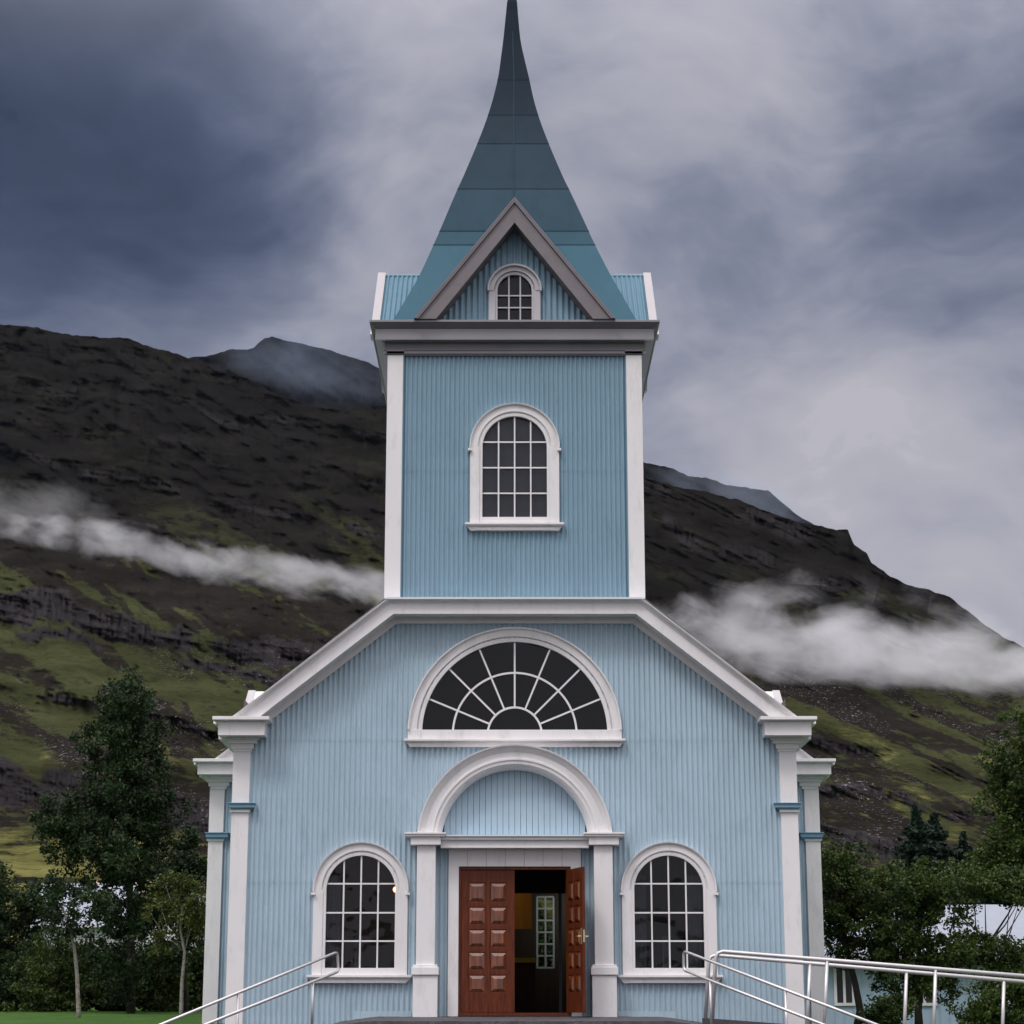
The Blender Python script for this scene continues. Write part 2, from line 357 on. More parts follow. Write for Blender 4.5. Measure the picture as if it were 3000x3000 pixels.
# --- eave capitals, pilasters on the front corners
def corner(sg, Y, pts, yb, m=M_white, name='capital', parent=church, bev=.004):
    mb = MB()
    for (xo, xi, t, b, pr_) in pts:
        y = Y - pr_
        mb.box(sg * hw(xo, (t + b) / 2, y), sg * hw(xi, (t + b) / 2, y), y, yb, Z(t, y), Z(b, y))
    return mb.build(name, m, parent, bevel=bev)
ZE = Z(2103, -.4)
for sg in (-1, 1):
    corner(sg, 0, [(622, 788, 2098, 2108, .50), (630, 783, 2107.5, 2112, .45), (639, 775, 2111.5, 2154, .40), (668, 751, 2166, 2178, .13), (662, 757, 2153, 2166.5, .17), (676, 742, 2177.5, 2194, .09), (681, 738, 2193.5, 2202, .07)], .02)
    xo, xi = hw(686.5, 2205), hw(735, 2205)
    pil = MB().box(sg * (xo + .008), sg * xi, -.055, .3, Z(2353), Z(2201)).box(sg * (xo + .008), sg * xi, -.055, .3, -.6, Z(2370)).build('corner_pilaster', M_white, church, bevel=.004)
    # blue band
    corner(sg, 0, [(667, 747, 2351, 2354, .15), (670, 744, 2353.5, 2366, .13), (675, 739, 2366, 2371, .10)], .35, M_bluetrim, 'band_moulding', church)
    MB().box(sg * (xo + .03), sg * (xi - .02), -.085, .3, Z(2371), Z(2381)).build('band_neck', M_white, church, bevel=.003)
    # eaves cornice running back along the side, side wall
    ec = MB(); ze = Z(2110, -.4); 
    for (o1, zz0, zz1) in ((H(65, 2103), ze + .0, ze + .055), (H(49, 2130), ze - .25, ze + .001), (H(20, 2160), ze - .36, ze - .249)):
        ec.box(sg * (XC - .05), sg * (XC + o1), .021, 5.9, zz0, zz1)
    ec.build('eaves_cornice', M_white, church)
    corr_wall(.03, 5.9, lambda u: [(-.4, Z(2160))], lambda u, o, z, sg=sg: (sg * (XC - .012 + o), u, z), nails=False).build('side_wall', M_blue, church)
    for yy in (5.6,):
        MB().box(sg * (XC - .3), sg * (XC + .05), yy, 5.9, -.6, Z(2170)).build('side_pilaster', M_white, church)
# --- front block roof
rt = MB()
zr0 = ZE + .02; xr0 = hw(640, 2098, -.4)
for sg in (-1, 1):
    xk2 = xt + .0; v = [(sg * xr0, -.40, zr0), (sg * xk2, -.40, zt), (sg * xk2, 6.5, zt), (sg * xr0, 6.5, zr0)]
    # sits on the rake line
    a = (path[1][0], path[1][1] + hb / cos(atan(s1)) + .006); k = (xt, zt + .004)
    dx = xr0 - a[0]
    v = [(sg * xr0, -.44, a[1] - s1 * dx), (sg * k[0], -.44, k[1]), (sg * .4, 2.5, k[1] + s1 * (k[0] - .4)), (sg * .4, 6.5, k[1] + s1 * (k[0] - .4)), (sg * xr0, 6.5, a[1] - s1 * dx), (sg * k[0], 6.5, k[1])]
    rt.add([v[0], v[1], v[5], v[4]], [(0, 1, 2, 3)]).add([(sg * k[0], .5, k[1]), (sg * .4, .5, k[1] + s1 * (k[0] - .4)), v[3], v[5]], [(0, 1, 2, 3)])
clip_below(rt, Z(2100, -.45)).build('gable_roof', M_roofmetal, church)
# --- arched windows
def window_frame(name, cx, zs, r, zb, cols, rows, cas, parent, y=0.0, hood=True, sill=True, M=M_white, bar=.024, backing=None, bh=None, paneY=.05):
    """zs spring, r glass radius, zb glass bottom; cas casing width"""
    mb = MB(); ro = r + cas
    mb.arcprof(cx, zs, [(r, y + .045), (r, y - .03), (r + cas * .22, y - .035), (r + cas * .26, y - .015), (r + cas * .34, y - .02), (r + cas * .38, y - .05), (ro, y - .05), (ro, y + .02)])
    for s in (-1, 1):
        mb.box(cx + s * r, cx + s * (r + cas * .24), y - .032, y + .045, zb, zs); mb.box(cx + s * (r + cas * .239), cx + s * ro, y - .05, y + .02, zb - cas * .55, zs)
    mb.box(cx - r - cas * .24, cx + r + cas * .24, y - .04, y + .045, zb - cas * .55, zb)
    wo_ = mb.build(name, M, parent, bevel=.003)
    if hood:
        hb_ = MB(); hb_.arcprof(cx, zs, [(ro - .012, y - .0), (ro - .012, y - .085), (ro + .012, y - .095), (ro + .018, y)], a0=-.03, a1=pi + .03)
        for s in (-1, 1): hb_.box(cx + s * (ro - .03), cx + s * (ro + .035), y - .10, y, zs - .075, zs - .035)
        hb_.build('hood_moulding', M, wo_, bevel=.003)
    if sill:
        sb = MB(); z0 = zb - cas * .55; e = ro + .075
        sb.box(cx - e, cx + e, y - .13, y + .01, z0 - .035, z0); sb.box(cx - e + .02, cx + e - .02, y - .10, y + .01, z0 - .055, z0 - .0352)
        q = e - .03
        sb.prism([(cx - q, z0 - .0552), (cx - q + .06, z0 - .125), (cx + q - .06, z0 - .125), (cx + q, z0 - .0552)], y - .075, y + .01)
        sb.box(cx - q + .14, cx + q - .14, y - .085, y - .07, z0 - .118, z0 - .08)
        sb.build('sill', M, wo_, bevel=.003)
    g = MB(); yb0, yb1 = y + .0, y + .035
    for i in range(1, cols):
        x = cx - r + 2 * r * i / cols; zt_ = zs + sqrt(max(0, r * r - (x - cx) ** 2)) + .01
        g.box(x - bar / 2, x + bar / 2, yb0, yb1, zb, zt_)
    hh = [zs + (zs - zb) / (rows) * .08 - (zs - zb) * k / (rows - 1) * 1.0 for k in range(rows - 1)] if bh is None else bh
    for z in hh: g.box(cx - r, cx + r, yb0 + .002, yb1 - .002, z - bar / 2, z + bar / 2)
    g.build('glazing_bars', M, wo_)
    poly = [(cx - r - .01, zb - .01), (cx + r + .01, zb - .01)] + [(cx + (r + .01) * cos(a), zs + (r + .01) * sin(a)) for a in np.linspace(0, pi, 33)]
    MB().add([(p[0], y + paneY, p[1]) for p in poly], [tuple(range(len(poly)))]).build('pane', M_glass, wo_)
    if backing:
        MB().add([(p[0], y + paneY + .07, p[1]) for p in poly], [tuple(range(len(poly)))]).build('blind', backing, wo_)
    return wo_
CAS = H(37, 2700)
for c in (-wx, wx):
    window_frame('arched_window', c, WS, WR, WB, 4, 4, CAS, church, bh=[Z(2589), Z(2674), Z(2757)])
for c in (-wx, wx):
    cu = MB()
    for a, b in ((c - WR, c - WR * .62), (c + WR * .55, c + WR), (c - .10, c + .02)):
        if c < 0 and a > c + .2: continue
        k = 14; v = []
        for q in range(k + 1): u = a + (b - a) * q / k; y = .24 + .022 * sin(q * 1.9); v += [(u, y, WB - .05), (u, y, WS + .25 if b - a > .13 else WB + .5)]
        cu.add(v, [(2 * q, 2 * q + 2, 2 * q + 3, 2 * q + 1) for q in range(k)])
    cu.build('curtain', mat('grey_curtain', (.10, .10, .115), .9, var=.2), church, smooth=True)
# tower window
TWY = -.0
tw_r = H((1604 - 1416) / 2, 1300); tws = Z(1311); twb = Z(1516)
window_frame('tower_window', 0, tws, tw_r, twb, 4, 4, H(36, 1400), church, bh=[Z(1295), Z(1370), Z(1445)], backing=M_blind)
# lunette window
lun = MB(); lo_ = H(313, 2100)
a_ = math.asin(max(-1, (LB - LZ) / LR))
lun.arcprof(0, LZ, [(LR, .045), (LR, -.03), (LR + .06, -.035), (LR + .065, -.012), (LR + .08, -.012), (LR + .085, -.05), (lo_ - .03, -.06), (lo_ - .025, -.10), (lo_, -.105), (lo_, 0)], a0=a_ * 0 + .03, a1=pi - .03, n=96)
zc_ = Z(2167)
lun.box(-LR - .085, LR + .085, -.052, .045, zc_, LB)
for s in (-1, 1): lun.box(s * (LR + .02), s * (lo_ - .002), -.062, .02, zc_, LZ + .06)
lo = lun.build('lunette_window', M_white, church, bevel=.003)
e = lo_ + .05
sb = MB().box(-e, e, -.14, .01, zc_ - .035, zc_).box(-e + .02, e - .02, -.11, .01, zc_ - .055, zc_ - .0352)
sb.prism([(-e + .03, zc_ - .0552), (-e + .09, zc_ - .125), (e - .09, zc_ - .125), (e - .03, zc_ - .0552)], -.08, .01)
sb.build('sill', M_white, lo, bevel=.003)
g = MB(); cz = Z(2151)
r1, r2 = H(79, 2120) , H(181, 2080)
for r_ in (r1, r2): g.ring(0, cz, r_ - .016, r_ + .016, 0, .035, .02, pi - .02, 48)
for k in range(1, 8):
    a = pi * k / 8; c, q = cos(a), sin(a); t = .014
    p0, p1 = r1, LR + .02
    g.prism([(p0 * c + t * q, cz + p0 * q - t * c), (p1 * c + t * q, cz + p1 * q - t * c), (p1 * c - t * q, cz + p1 * q + t * c), (p0 * c - t * q, cz + p0 * q + t * c)], .002, .033)
g.build('glazing_bars', M_white, lo)
poly = [(-LR - .01, LB - .01), (LR + .01, LB - .01)] + [((LR + .01) * cos(a), LZ + (LR + .01) * sin(a)) for a in np.linspace(.03, pi - .03, 49)]
MB().add([(p[0], .05, p[1]) for p in poly], [tuple(range(len(poly)))]).build('pane', M_glass, lo)
# --- portico: pilasters, entablature, arch, tympanum
PY = -.30
for sg in (-1, 1):
    mb = MB(); 
    mb.box(sg * hw(1220, 2640, PY), sg * hw(1275, 2640, PY), PY, 0, Z(2828, PY), Z(2474, PY))
    p = mb.build('porch_pilaster', M_white, church, bevel=.004)
    mb = MB()
    for (xo, xi, t, b, pr_) in ((1185, 1306, 2438, 2443, .13), (1189, 1303, 2442.5, 2450, .11), (1203, 1291, 2449.5, 2474.5, .07)):
        y = PY - pr_; mb.box(sg * hw(xo, t, y), sg * hw(xi, t, y), y, 0, Z(b, y), Z(t, y))
    mb.build('capital', M_white, p, bevel=.003)
    mb = MB(); y = PY - .06
    mb.box(sg * hw(1205, 2840, y), sg * hw(1285, 2840, y), y, 0, Z(2856, y), Z(2833, y)); mb.box(sg * hw(1209, 2830, y), sg * hw(1281, 2830, y), y + .02, 0, Z(2834, y), Z(2826, y))
    for q in (1214, 1275):
        for dz in (-.03, .03):
            xq = sg * hw(q, 2845, y); zq = Z(2845, y) + dz; mb.box(xq - .006, xq + .006, y - .004, y + .01, zq - .006, zq + .006)
    mb.build('base_block', M_white, p, bevel=.006)
    mb = MB(); y = PY - .03; mb.box(sg * hw(1209, 2900, y), sg * hw(1281, 2900, y), y, 0, -.02, Z(2857, y)); mb.build('plinth', M_white, p, bevel=.004)
mb = MB(); xi = hw(1291, 2460, PY)
for (t, b, pr_) in ((2447, 2451, .05), (2450.5, 2460, .02), (2459.5, 2480, -.03), (2479, 2484, -.015)):
    y = PY - pr_; mb.box(-xi, xi, y, .0, Z(b, y), Z(t, y))
ent = mb.build('entablature', M_white, church, bevel=.003)
mb = MB(); y = PY - .055; mb.box(-xi, xi, y, .0, Z(2451, y) + .008, Z(2446, y)); mb.build('flashing', M_flash, ent)
Ro = H(286, 2430, PY); Ri = H(216, 2430, PY)
zA = Z(2468, PY)
ap = [(Ri, .0), (Ri, PY + .10), (Ri + .035, PY + .035), (Ri + .075, PY - .0), (Ri + .13, PY - .005), (Ri + .135, PY - .02), (Ri + .165, PY - .02), (Ri + .17, PY - .005),
      (Ro - .12, PY - .01), (Ro - .05, PY - .05), (Ro - .022, PY - .085), (Ro, PY - .09), (Ro, 0)]
amin = math.asin((Z(2440, PY) - zA) / Ro)
MB().arcprof(0, zA, ap, a0=amin, a1=pi - amin, n=96).build('door_arch', M_white, church)
# tympanum: vertical boards
tb = MB(); wb = .094; nb = int(Ri / wb) + 1
for k in range(-nb, nb):
    a, b = k * wb + .003, (k + 1) * wb - .003; xs = max(abs(a), abs(b))
    for (p, q) in ((a, b),):
        za = zA + sqrt(max(0.0, (Ri + .03) ** 2 - p * p)) if abs(p) < Ri + .03 else zA; zb2 = zA + sqrt(max(0.0, (Ri + .03) ** 2 - q * q)) if abs(q) < Ri + .03 else zA
        z0 = Z(2452, PY); 
        if za < z0 or zb2 < z0: continue
        tb.prism([(p, z0), (q, z0), (q, zb2), (p, za)], .0 - .02 + .004 * (k % 2), .03)
tb.box(-Ri - .02, Ri + .02, .012, .03, Z(2455, PY), Z(2440, PY))
tb.build('tympanum_boards', M_board, church)
# --- door casing and doors
jo, ji = hw(1313, 2700), hw(1343.5, 2700); zh = Z(2539)
cas = MB()
for sg in (-1, 1): cas.box(sg * ji, sg * jo, -.05, .05, -.01, zh)
nbd = 7; wbd = 2 * jo / nbd
for k in range(nbd): cas.box(-jo + k * wbd + .002, -jo + (k + 1) * wbd - .002, -.045 - .003 * (k % 2), .04, zh, Z(2470))
cs = cas.build('door_casing', M_white, church, bevel=.003)
dfw = MB(); fw = .035
dfw.box(-ji, -ji + fw, -.02, .08, 0.01, zh).box(ji - fw, ji, -.02, .08, 0.01, zh).box(-ji + fw, ji - fw, -.02, .08, zh - .05, zh).box(-ji, ji, -.06, .12, -.005, .045)
dfw.build('door_frame', M_wood, church, bevel=.003)
def door_leaf(name, hinge_x, ang, sgn, cols=2):
    """leaf in local coords: x 0..W from the hinge, sgn -1: leaf to +x. built in world through a rotation about the hinge"""
    W = ji - fw - .004; z0, z1 = .05, zh - .055; th = .045
    o = bpy.data.objects.new('tmp', None)
    def T(mb):
        c, s = cos(ang), sin(ang); mb.v = [(hinge_x + (x * sgn) * c - y * s, .0 + (x * sgn) * s + y * c, z) for x, y, z in mb.v]; return mb
    # frame with stiles and rails, sunk field, raised pyramidal panels
    st = .12; ms = .075; top, bot = .15, .30
    body = MB().box(0, W, .012, th - .012, z0, z1)
    xs = [(0, st), (st + (W - 2 * st - ms) / 2, st + (W - 2 * st - ms) / 2 + ms), (W - st, W)]
    for a, b in xs: body.box(a, b, 0, .0125, z0, z1); body.box(a, b, th - .0125, th, z0, z1)
    ph = (z1 - z0 - top - bot) / 5; rail = .075
    zz = [(z0, z0 + bot)] + [(z0 + bot + ph * k - (rail if k else 0), z0 + bot + ph * k) for k in range(1, 5)] + [(z1 - top - rail * .6, z1)]
    for a, b in zz:
        for x0, x1 in ((xs[0][1], xs[1][0]), (xs[1][1], xs[2][0])): body.box(x0, x1, 0.001, .0125, a, b); body.box(x0, x1, th - .0125, th - .001, a, b)
    leaf = T(body).build(name, M_wood, church, bevel=.003)
    for k in range(5):
        a = zz[k][1]; b = zz[k + 1][0]
        for x0, x1 in ((xs[0][1], xs[1][0]), (xs[1][1], xs[2][0])):
            m = .012; q = .060
            for yo, yi in ((.0125, -.0145), (th - .0125, th + .0145)):
                v = [(x0 + m, yo, a + m), (x1 - m, yo, a + m), (x1 - m, yo, b - m), (x0 + m, yo, b - m), (x0 + q, yi, a + q), (x1 - q, yi, a + q), (x1 - q, yi, b - q), (x0 + q, yi, b - q)]
                T(MB().add(v, [(0, 1, 5, 4), (1, 2, 6, 5), (2, 3, 7, 6), (3, 0, 4, 7), (4, 5, 6, 7)])).build('raised_panel', M_wood2, leaf)
    return leaf, T
# left leaf closed: hinge on the left, runs to +x
lf, _ = door_leaf('door_leaf', -ji + fw + .002, 0, 1)
# right leaf open outward about 105 degrees, hinge on the right
rf, T2 = door_leaf('open_door_leaf', ji - fw - .002, R(106), -1)
rf['label'] = 'mahogany door leaf swung open outwards'
Wl = ji - fw - .004; hz = Z(2748)
T2(MB().box(Wl - .07, Wl - .035, .045, .058, hz - .12, hz + .13).tube([(Wl - .052, .05, hz), (Wl - .052, .10, hz), (Wl - .17, .10, hz)], .010)).build('handle', M_brass, rf)
T2(MB().box(Wl + .0005, Wl + .006, .01, .035, hz - .09, hz + .1).box(Wl - .06, Wl - .045, -.05, 0, hz - .012, hz + .012).tube([(Wl - .052, -.005, hz), (Wl - .052, -.06, hz), (Wl - .15, -.06, hz)], .010)).build('lock_plate', M_brass, rf)
# --- inside: vestibule and nave, seen through the doorway and the windows
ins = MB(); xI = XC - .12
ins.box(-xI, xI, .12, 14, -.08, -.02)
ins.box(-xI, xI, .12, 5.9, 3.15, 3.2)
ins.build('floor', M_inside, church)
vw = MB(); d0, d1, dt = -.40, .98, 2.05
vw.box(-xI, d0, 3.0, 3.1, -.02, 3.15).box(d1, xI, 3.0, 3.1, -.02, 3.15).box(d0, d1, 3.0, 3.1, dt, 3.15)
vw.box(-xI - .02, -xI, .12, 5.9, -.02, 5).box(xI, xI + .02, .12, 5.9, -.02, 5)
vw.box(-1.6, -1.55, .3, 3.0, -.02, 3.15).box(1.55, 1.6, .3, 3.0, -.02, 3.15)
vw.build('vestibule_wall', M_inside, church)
MB().box(at(1637, 2800, 35.3)[0], at(1646, 2800, 35.3)[0], 2.3, 2.36, 0, 2.02).build('inner_door_frame', mat('dull_grey_paint', (.10, .10, .12), .6), church)
fw_ = MB(); fw_.box(-2.1, 2.1, 3.4, 3.45, 3.2, 6.5).build('gallery_partition', M_insdark, church)
gp = MB(); gp.box(-1.8, at(1558, 2680, 41)[0], 8.0, 8.1, Z(2722, 8), 2.6).build('golden_panel', M_insidel, church)
MB().box(-1.8, at(1572, 2812, 40.2)[0], 7.2, 7.35, Z(2820, 7.2), Z(2806, 7.2)).build('pew_top', M_pew, church)
MB().box(-1.8, at(1568, 2812, 40.2)[0], 7.22, 7.33, 0, Z(2820.2, 7.2)).build('pew', M_inside, church)
lamp_m = emit('warm_lamp', (1, .45, .10), 3.5)
lx, lz = -H(1508 - 1160, 2610, 1.4), Z(2606, 1.4)
sp = MB(); n_ = 10
for i in range(n_):
    a0_, a1_ = pi * i / n_, pi * (i + 1) / n_
    for k in range(12):
        b0_, b1_ = 2 * pi * k / 12, 2 * pi * (k + 1) / 12
        P = lambda a, b: (lx + .05 * sin(a) * cos(b), 1.4 + .05 * sin(a) * sin(b), lz + .05 * cos(a))
        sp.add([P(a0_, b0_), P(a1_, b0_), P(a1_, b1_), P(a0_, b1_)], [(0, 1, 2, 3)])
lmp = sp.build('wall_lamp', lamp_m, church)
ld = bpy.data.lights.new('lamp_light', 'POINT'); ld.energy = 5; ld.color = (1, .6, .25); ld.shadow_soft_size = .06
lo2 = bpy.data.objects.new('lamp_light', ld); COL.objects.link(lo2); lo2.location = (lx + .0, 1.25, lz + .0)
ld2 = bpy.data.lights.new('nave_lamp_light', 'POINT'); ld2.energy = 15; ld2.color = (1, .65, .3); ld2.shadow_soft_size = .1
lo3 = bpy.data.objects.new('nave_lamp_light', ld2); COL.objects.link(lo3); lo3.location = (-1.0, 6.6, 2.7)
# --- wider nave behind
NY = 5.9; NX = H(1508 - 616.5, 2440, NY); zne = Z(2223, NY - .4)
NEnd = 20.0
def nave_top(u): return zne - .3 + s1 * (NX + .25 - abs(u))
bwx, bwr, bws, bwb = H(1600 - 1508, 2700, NEnd - DCAM + 33), .42, 2.0, .75
corr_wall(-NX + .01, NX - .01, lambda u: [(-.4, nave_top(u))] if abs(u) > XC - .05 else ([(nave_top(XC) - .4, nave_top(u))]), lambda u, o, z: (u, NY - o, z), nails=False).build('nave_front_wall', M_blue, church)
for sg in (-1, 1):
    corr_wall(NY + .02, NEnd, lambda u: [(-.4, zne - .2)], lambda u, o, z, sg=sg: (sg * (NX - .012 + o), u, z), nails=False, seg=6).build('nave_side_wall', M_blue, church)
    corner(sg, NY, [(566, 686, 2222, 2231, .50), (571, 686, 2230.5, 2235, .45), (580, 686, 2234.5, 2268.5, .40), (606, 680, 2281, 2290, .14), (600, 686, 2268, 2281.5, .18), (612, 672, 2289.5, 2303, .10), (618, 665, 2302.5, 2312, .08)], NY + .3)
    xo, xi2 = hw(618, 2330, NY), hw(660, 2330, NY)
    MB().box(sg * (xo + .006), sg * xi2, NY - .06, NY + .3, Z(2440, NY), Z(2311, NY)).box(sg * (xo + .006), sg * xi2, NY - .06, NY + .3, -.6, Z(2456, NY)).build('corner_pilaster', M_white, church, bevel=.004)
    corner(sg, NY, [(601, 672, 2438, 2441, .15), (604, 669, 2440.5, 2453, .13), (609, 666, 2452.5, 2458, .10)], NY + .35, M_bluetrim, 'band_moulding')
    MB().box(sg * (xo + .03), sg * (xi2 - .02), NY - .085, NY + .3, Z(2464, NY), Z(2457.5, NY)).build('band_neck', M_white, church)
    ec = MB()
    for (o1, zz0, zz1) in ((H(62, 2223, NY), zne - .02, zne + .04), (H(44, 2240, NY), zne - .26, zne - .021), (H(16, 2260, NY), zne - .38, zne - .261)):
        ec.box(sg * (NX - .05), sg * (NX + o1), NY + .31, NEnd, zz0, zz1)
    ec.build('eaves_cornice', M_white, church)
# nave raking cornice and roof
ly = NY - .36; x_a, z_a = hw(692, 2228, ly), Z(2228, ly); x_q = x_a + .8; pth = [(x_q, z_a - s1 * .8), (0, z_a + s1 * x_a), (-x_q, z_a - s1 * .8)]
clip_below(MB().sweep(pth, [(-d, y + NY) for d, y in prof]), Z(2226, NY - .45)).build('nave_raking_cornice', M_white, church)
rf_ = MB(); off_ = (hb + .008) / cos(atan(s1)); xr = NX + .3
for sg in (-1, 1): rf_.add([(sg * xr, NY - .44, z_a + off_ - s1 * (xr - x_a)), (0, NY - .44, z_a + off_ + s1 * x_a), (0, NEnd + .3, z_a + off_ + s1 * x_a), (sg * xr, NEnd + .3, z_a + off_ - s1 * (xr - x_a))], [(0, 1, 2, 3)])
clip_below(rf_, Z(2226, NY - .45)).build('nave_roof', M_roofmetal, church)
# back wall with a window, light falls through it
bwc = H(1598 - 1500, 2700, NEnd) + CX; 
bx0, bx1, bz0, bz1 = at(1574, 2720, 53)[0], at(1622, 2720, 53)[0], Z(2835, NEnd), Z(2628, NEnd)
def back_iv(u):
    h = (bz0, bz1) if bx0 < u < bx1 else None
    return [(-.4, h[0]), (h[1], nave_top(u))] if h else [(-.4, nave_top(u))]
corr_wall(-NX, NX, back_iv, lambda u, o, z: (u, NEnd + o, z), nails=False, seg=3).build('back_wall', M_blue, church)
wf = MB(); 
for i in range(3): q = bx0 + (bx1 - bx0) * i / 2; wf.box(q - .022, q + .022, NEnd - .06, NEnd, bz0, bz1)
for i in range(7): q = bz0 + (bz1 - bz0) * i / 6; wf.box(bx0, bx1, NEnd - .055, NEnd - .005, q - .02, q + .02)
ld4 = bpy.data.lights.new('window_bar_fill', 'POINT'); ld4.energy = 22; ld4.color = (.9, 1, .92); ld4.shadow_soft_size = .1  # unseen fill lamp, added to brighten the bars of the back window
lo4 = bpy.data.objects.new('window_bar_fill', ld4); COL.objects.link(lo4); lo4.location = (1.6, NEnd - 1.6, 2.6)
bwf = wf.build('back_window', M_white, church)
MB().box(bx0, bx1, NEnd - .012, NEnd - .008, bz0, bz1).build('pane', M_glass, bwf)
lin = MB(); yl = NEnd - .075
lin.box(-NX + .1, bx0 - .03, yl, yl + .01, -.02, 6).box(bx1 + .03, NX - .1, yl, yl + .01, -.02, 6).box(bx0 - .03, bx1 + .03, yl, yl + .01, -.02, bz0 - .03).box(bx0 - .03, bx1 + .03, yl, yl + .01, bz1 + .03, 6)
lin.build('inner_lining', M_inside, church)
# cross gables
CG0 = 12.7
for sg in (-1, 1):
    X = NX + .12; cgz = Z(2026, CG0); hwid = 3.0; ez = cgz - hwid * .68
    cg = MB()
    v = [(sg * (X + .10), CG0 - hwid - .3, ez - .2), (sg * (X + .10), CG0, cgz), (0, CG0, cgz), (0, CG0 - hwid - .3, ez - .2), (sg * (X + .10), CG0 + hwid + .3, ez - .2), (0, CG0 + hwid + .3, ez - .2)]
    cg.add(v, [(0, 1, 2, 3), (1, 4, 5, 2)]).build('cross_gable_roof', M_roofmetal, church)
    bb = MB(); t = .30
    for s in (-1, 1):
        y0, y1 = CG0, CG0 + s * (hwid + .35); z1 = cgz - .68 * (hwid + .35)
        bb.add([(sg * (X - .04), y0, cgz + .03), (sg * (X + .12), y0, cgz + .03), (sg * (X + .12), y1, z1 + .03), (sg * (X - .04), y1, z1 + .03), (sg * (X - .04), y0, cgz - t), (sg * (X + .12), y0, cgz - t), (sg * (X + .12), y1, z1 - t), (sg * (X - .04), y1, z1 - t)],
               [(0, 1, 2, 3), (4, 7, 6, 5), (0, 4, 5, 1), (1, 5, 6, 2), (2, 6, 7, 3), (3, 7, 4, 0)])
    bb.build('bargeboard', M_greyw, church)
    gw = MB(); gw.add([(sg * (NX + .03), CG0 - hwid, zne - .2), (sg * (NX + .03), CG0 + hwid, zne - .2), (sg * (NX + .03), CG0 + hwid, ez), (sg * (NX + .03), CG0, cgz - .1), (sg * (NX + .03), CG0 - hwid, ez)], [(0, 1, 2, 3, 4)])
    gw.build('cross_gable_wall', M_blue, church)
# ------------------------------------------------------------------ tower
TD = 4.6; TX = (hw(1137, 1050) + hw(1127, 1745)) / 2; TCY = TD / 2
z0t, z1t = zt - .1, Z(1034)
def tower_iv(u):
    h = arch_int(u, 0, tw_r + .05, tws, twb - .05)
    return [(z0t, h[0]), (h[1], z1t)] if h else [(z0t, z1t)]
tl = [Z(1560), Z(1382), Z(1185)]
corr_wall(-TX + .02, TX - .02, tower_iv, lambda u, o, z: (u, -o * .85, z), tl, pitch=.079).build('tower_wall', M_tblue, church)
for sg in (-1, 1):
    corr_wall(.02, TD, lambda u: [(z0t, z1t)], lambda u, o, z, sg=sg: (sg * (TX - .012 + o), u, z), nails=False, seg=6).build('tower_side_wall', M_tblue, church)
    pw = H(45, 1100)
    p = MB().box(sg * (TX + .004), sg * (TX - pw), -.05, .28, z0t, Z(1042)).build('tower_pilaster', M_white, church, bevel=.004)
    MB().box(sg * (TX + .025), sg * (TX - pw - .02), -.075, .30, Z(1040), Z(1029)).build('capital', M_grey, p, bevel=.003)
    MB().box(sg * (TX + .004), sg * (TX - .3), TD - .28, TD + .03, z0t, Z(1042)).build('tower_pilaster', M_white, church)
    # white flashing strip between wall and pilaster
    MB().box(sg * (TX - pw), sg * (TX - pw - .018), -.035, .0, z0t, Z(1042)).build('trim_strip', M_bluetrim, p)
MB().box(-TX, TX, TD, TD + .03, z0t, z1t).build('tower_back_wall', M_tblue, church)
# tower cornice: square ring profile
CO = -.34
def ringbox(mb, o, z0, z1):                  # hollow-free slab round the tower, o = overhang
    mb.box(-TX - o, TX + o, -o, TD + o, z0, z1)
c1 = MB()
oC = H(426, 937, -.34) - TX
ringbox(c1, oC, Z(941, CO), Z(934.5, CO))
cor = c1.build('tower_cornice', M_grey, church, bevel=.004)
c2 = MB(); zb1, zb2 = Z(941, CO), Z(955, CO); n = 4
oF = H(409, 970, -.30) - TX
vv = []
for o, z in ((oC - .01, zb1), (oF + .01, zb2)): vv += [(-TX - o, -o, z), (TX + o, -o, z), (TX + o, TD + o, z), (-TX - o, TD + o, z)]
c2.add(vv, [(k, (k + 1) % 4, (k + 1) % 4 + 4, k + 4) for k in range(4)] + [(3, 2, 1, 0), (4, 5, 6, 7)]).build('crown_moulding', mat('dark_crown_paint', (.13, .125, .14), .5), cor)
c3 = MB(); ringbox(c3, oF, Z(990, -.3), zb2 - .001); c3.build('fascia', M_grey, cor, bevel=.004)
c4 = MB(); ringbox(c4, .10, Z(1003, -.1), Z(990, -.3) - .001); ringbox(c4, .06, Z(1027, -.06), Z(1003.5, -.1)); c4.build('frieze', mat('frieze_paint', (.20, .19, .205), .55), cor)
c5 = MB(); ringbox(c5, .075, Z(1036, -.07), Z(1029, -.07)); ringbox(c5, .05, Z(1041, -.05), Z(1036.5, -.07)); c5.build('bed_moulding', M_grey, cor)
ZC = Z(934.5, CO)
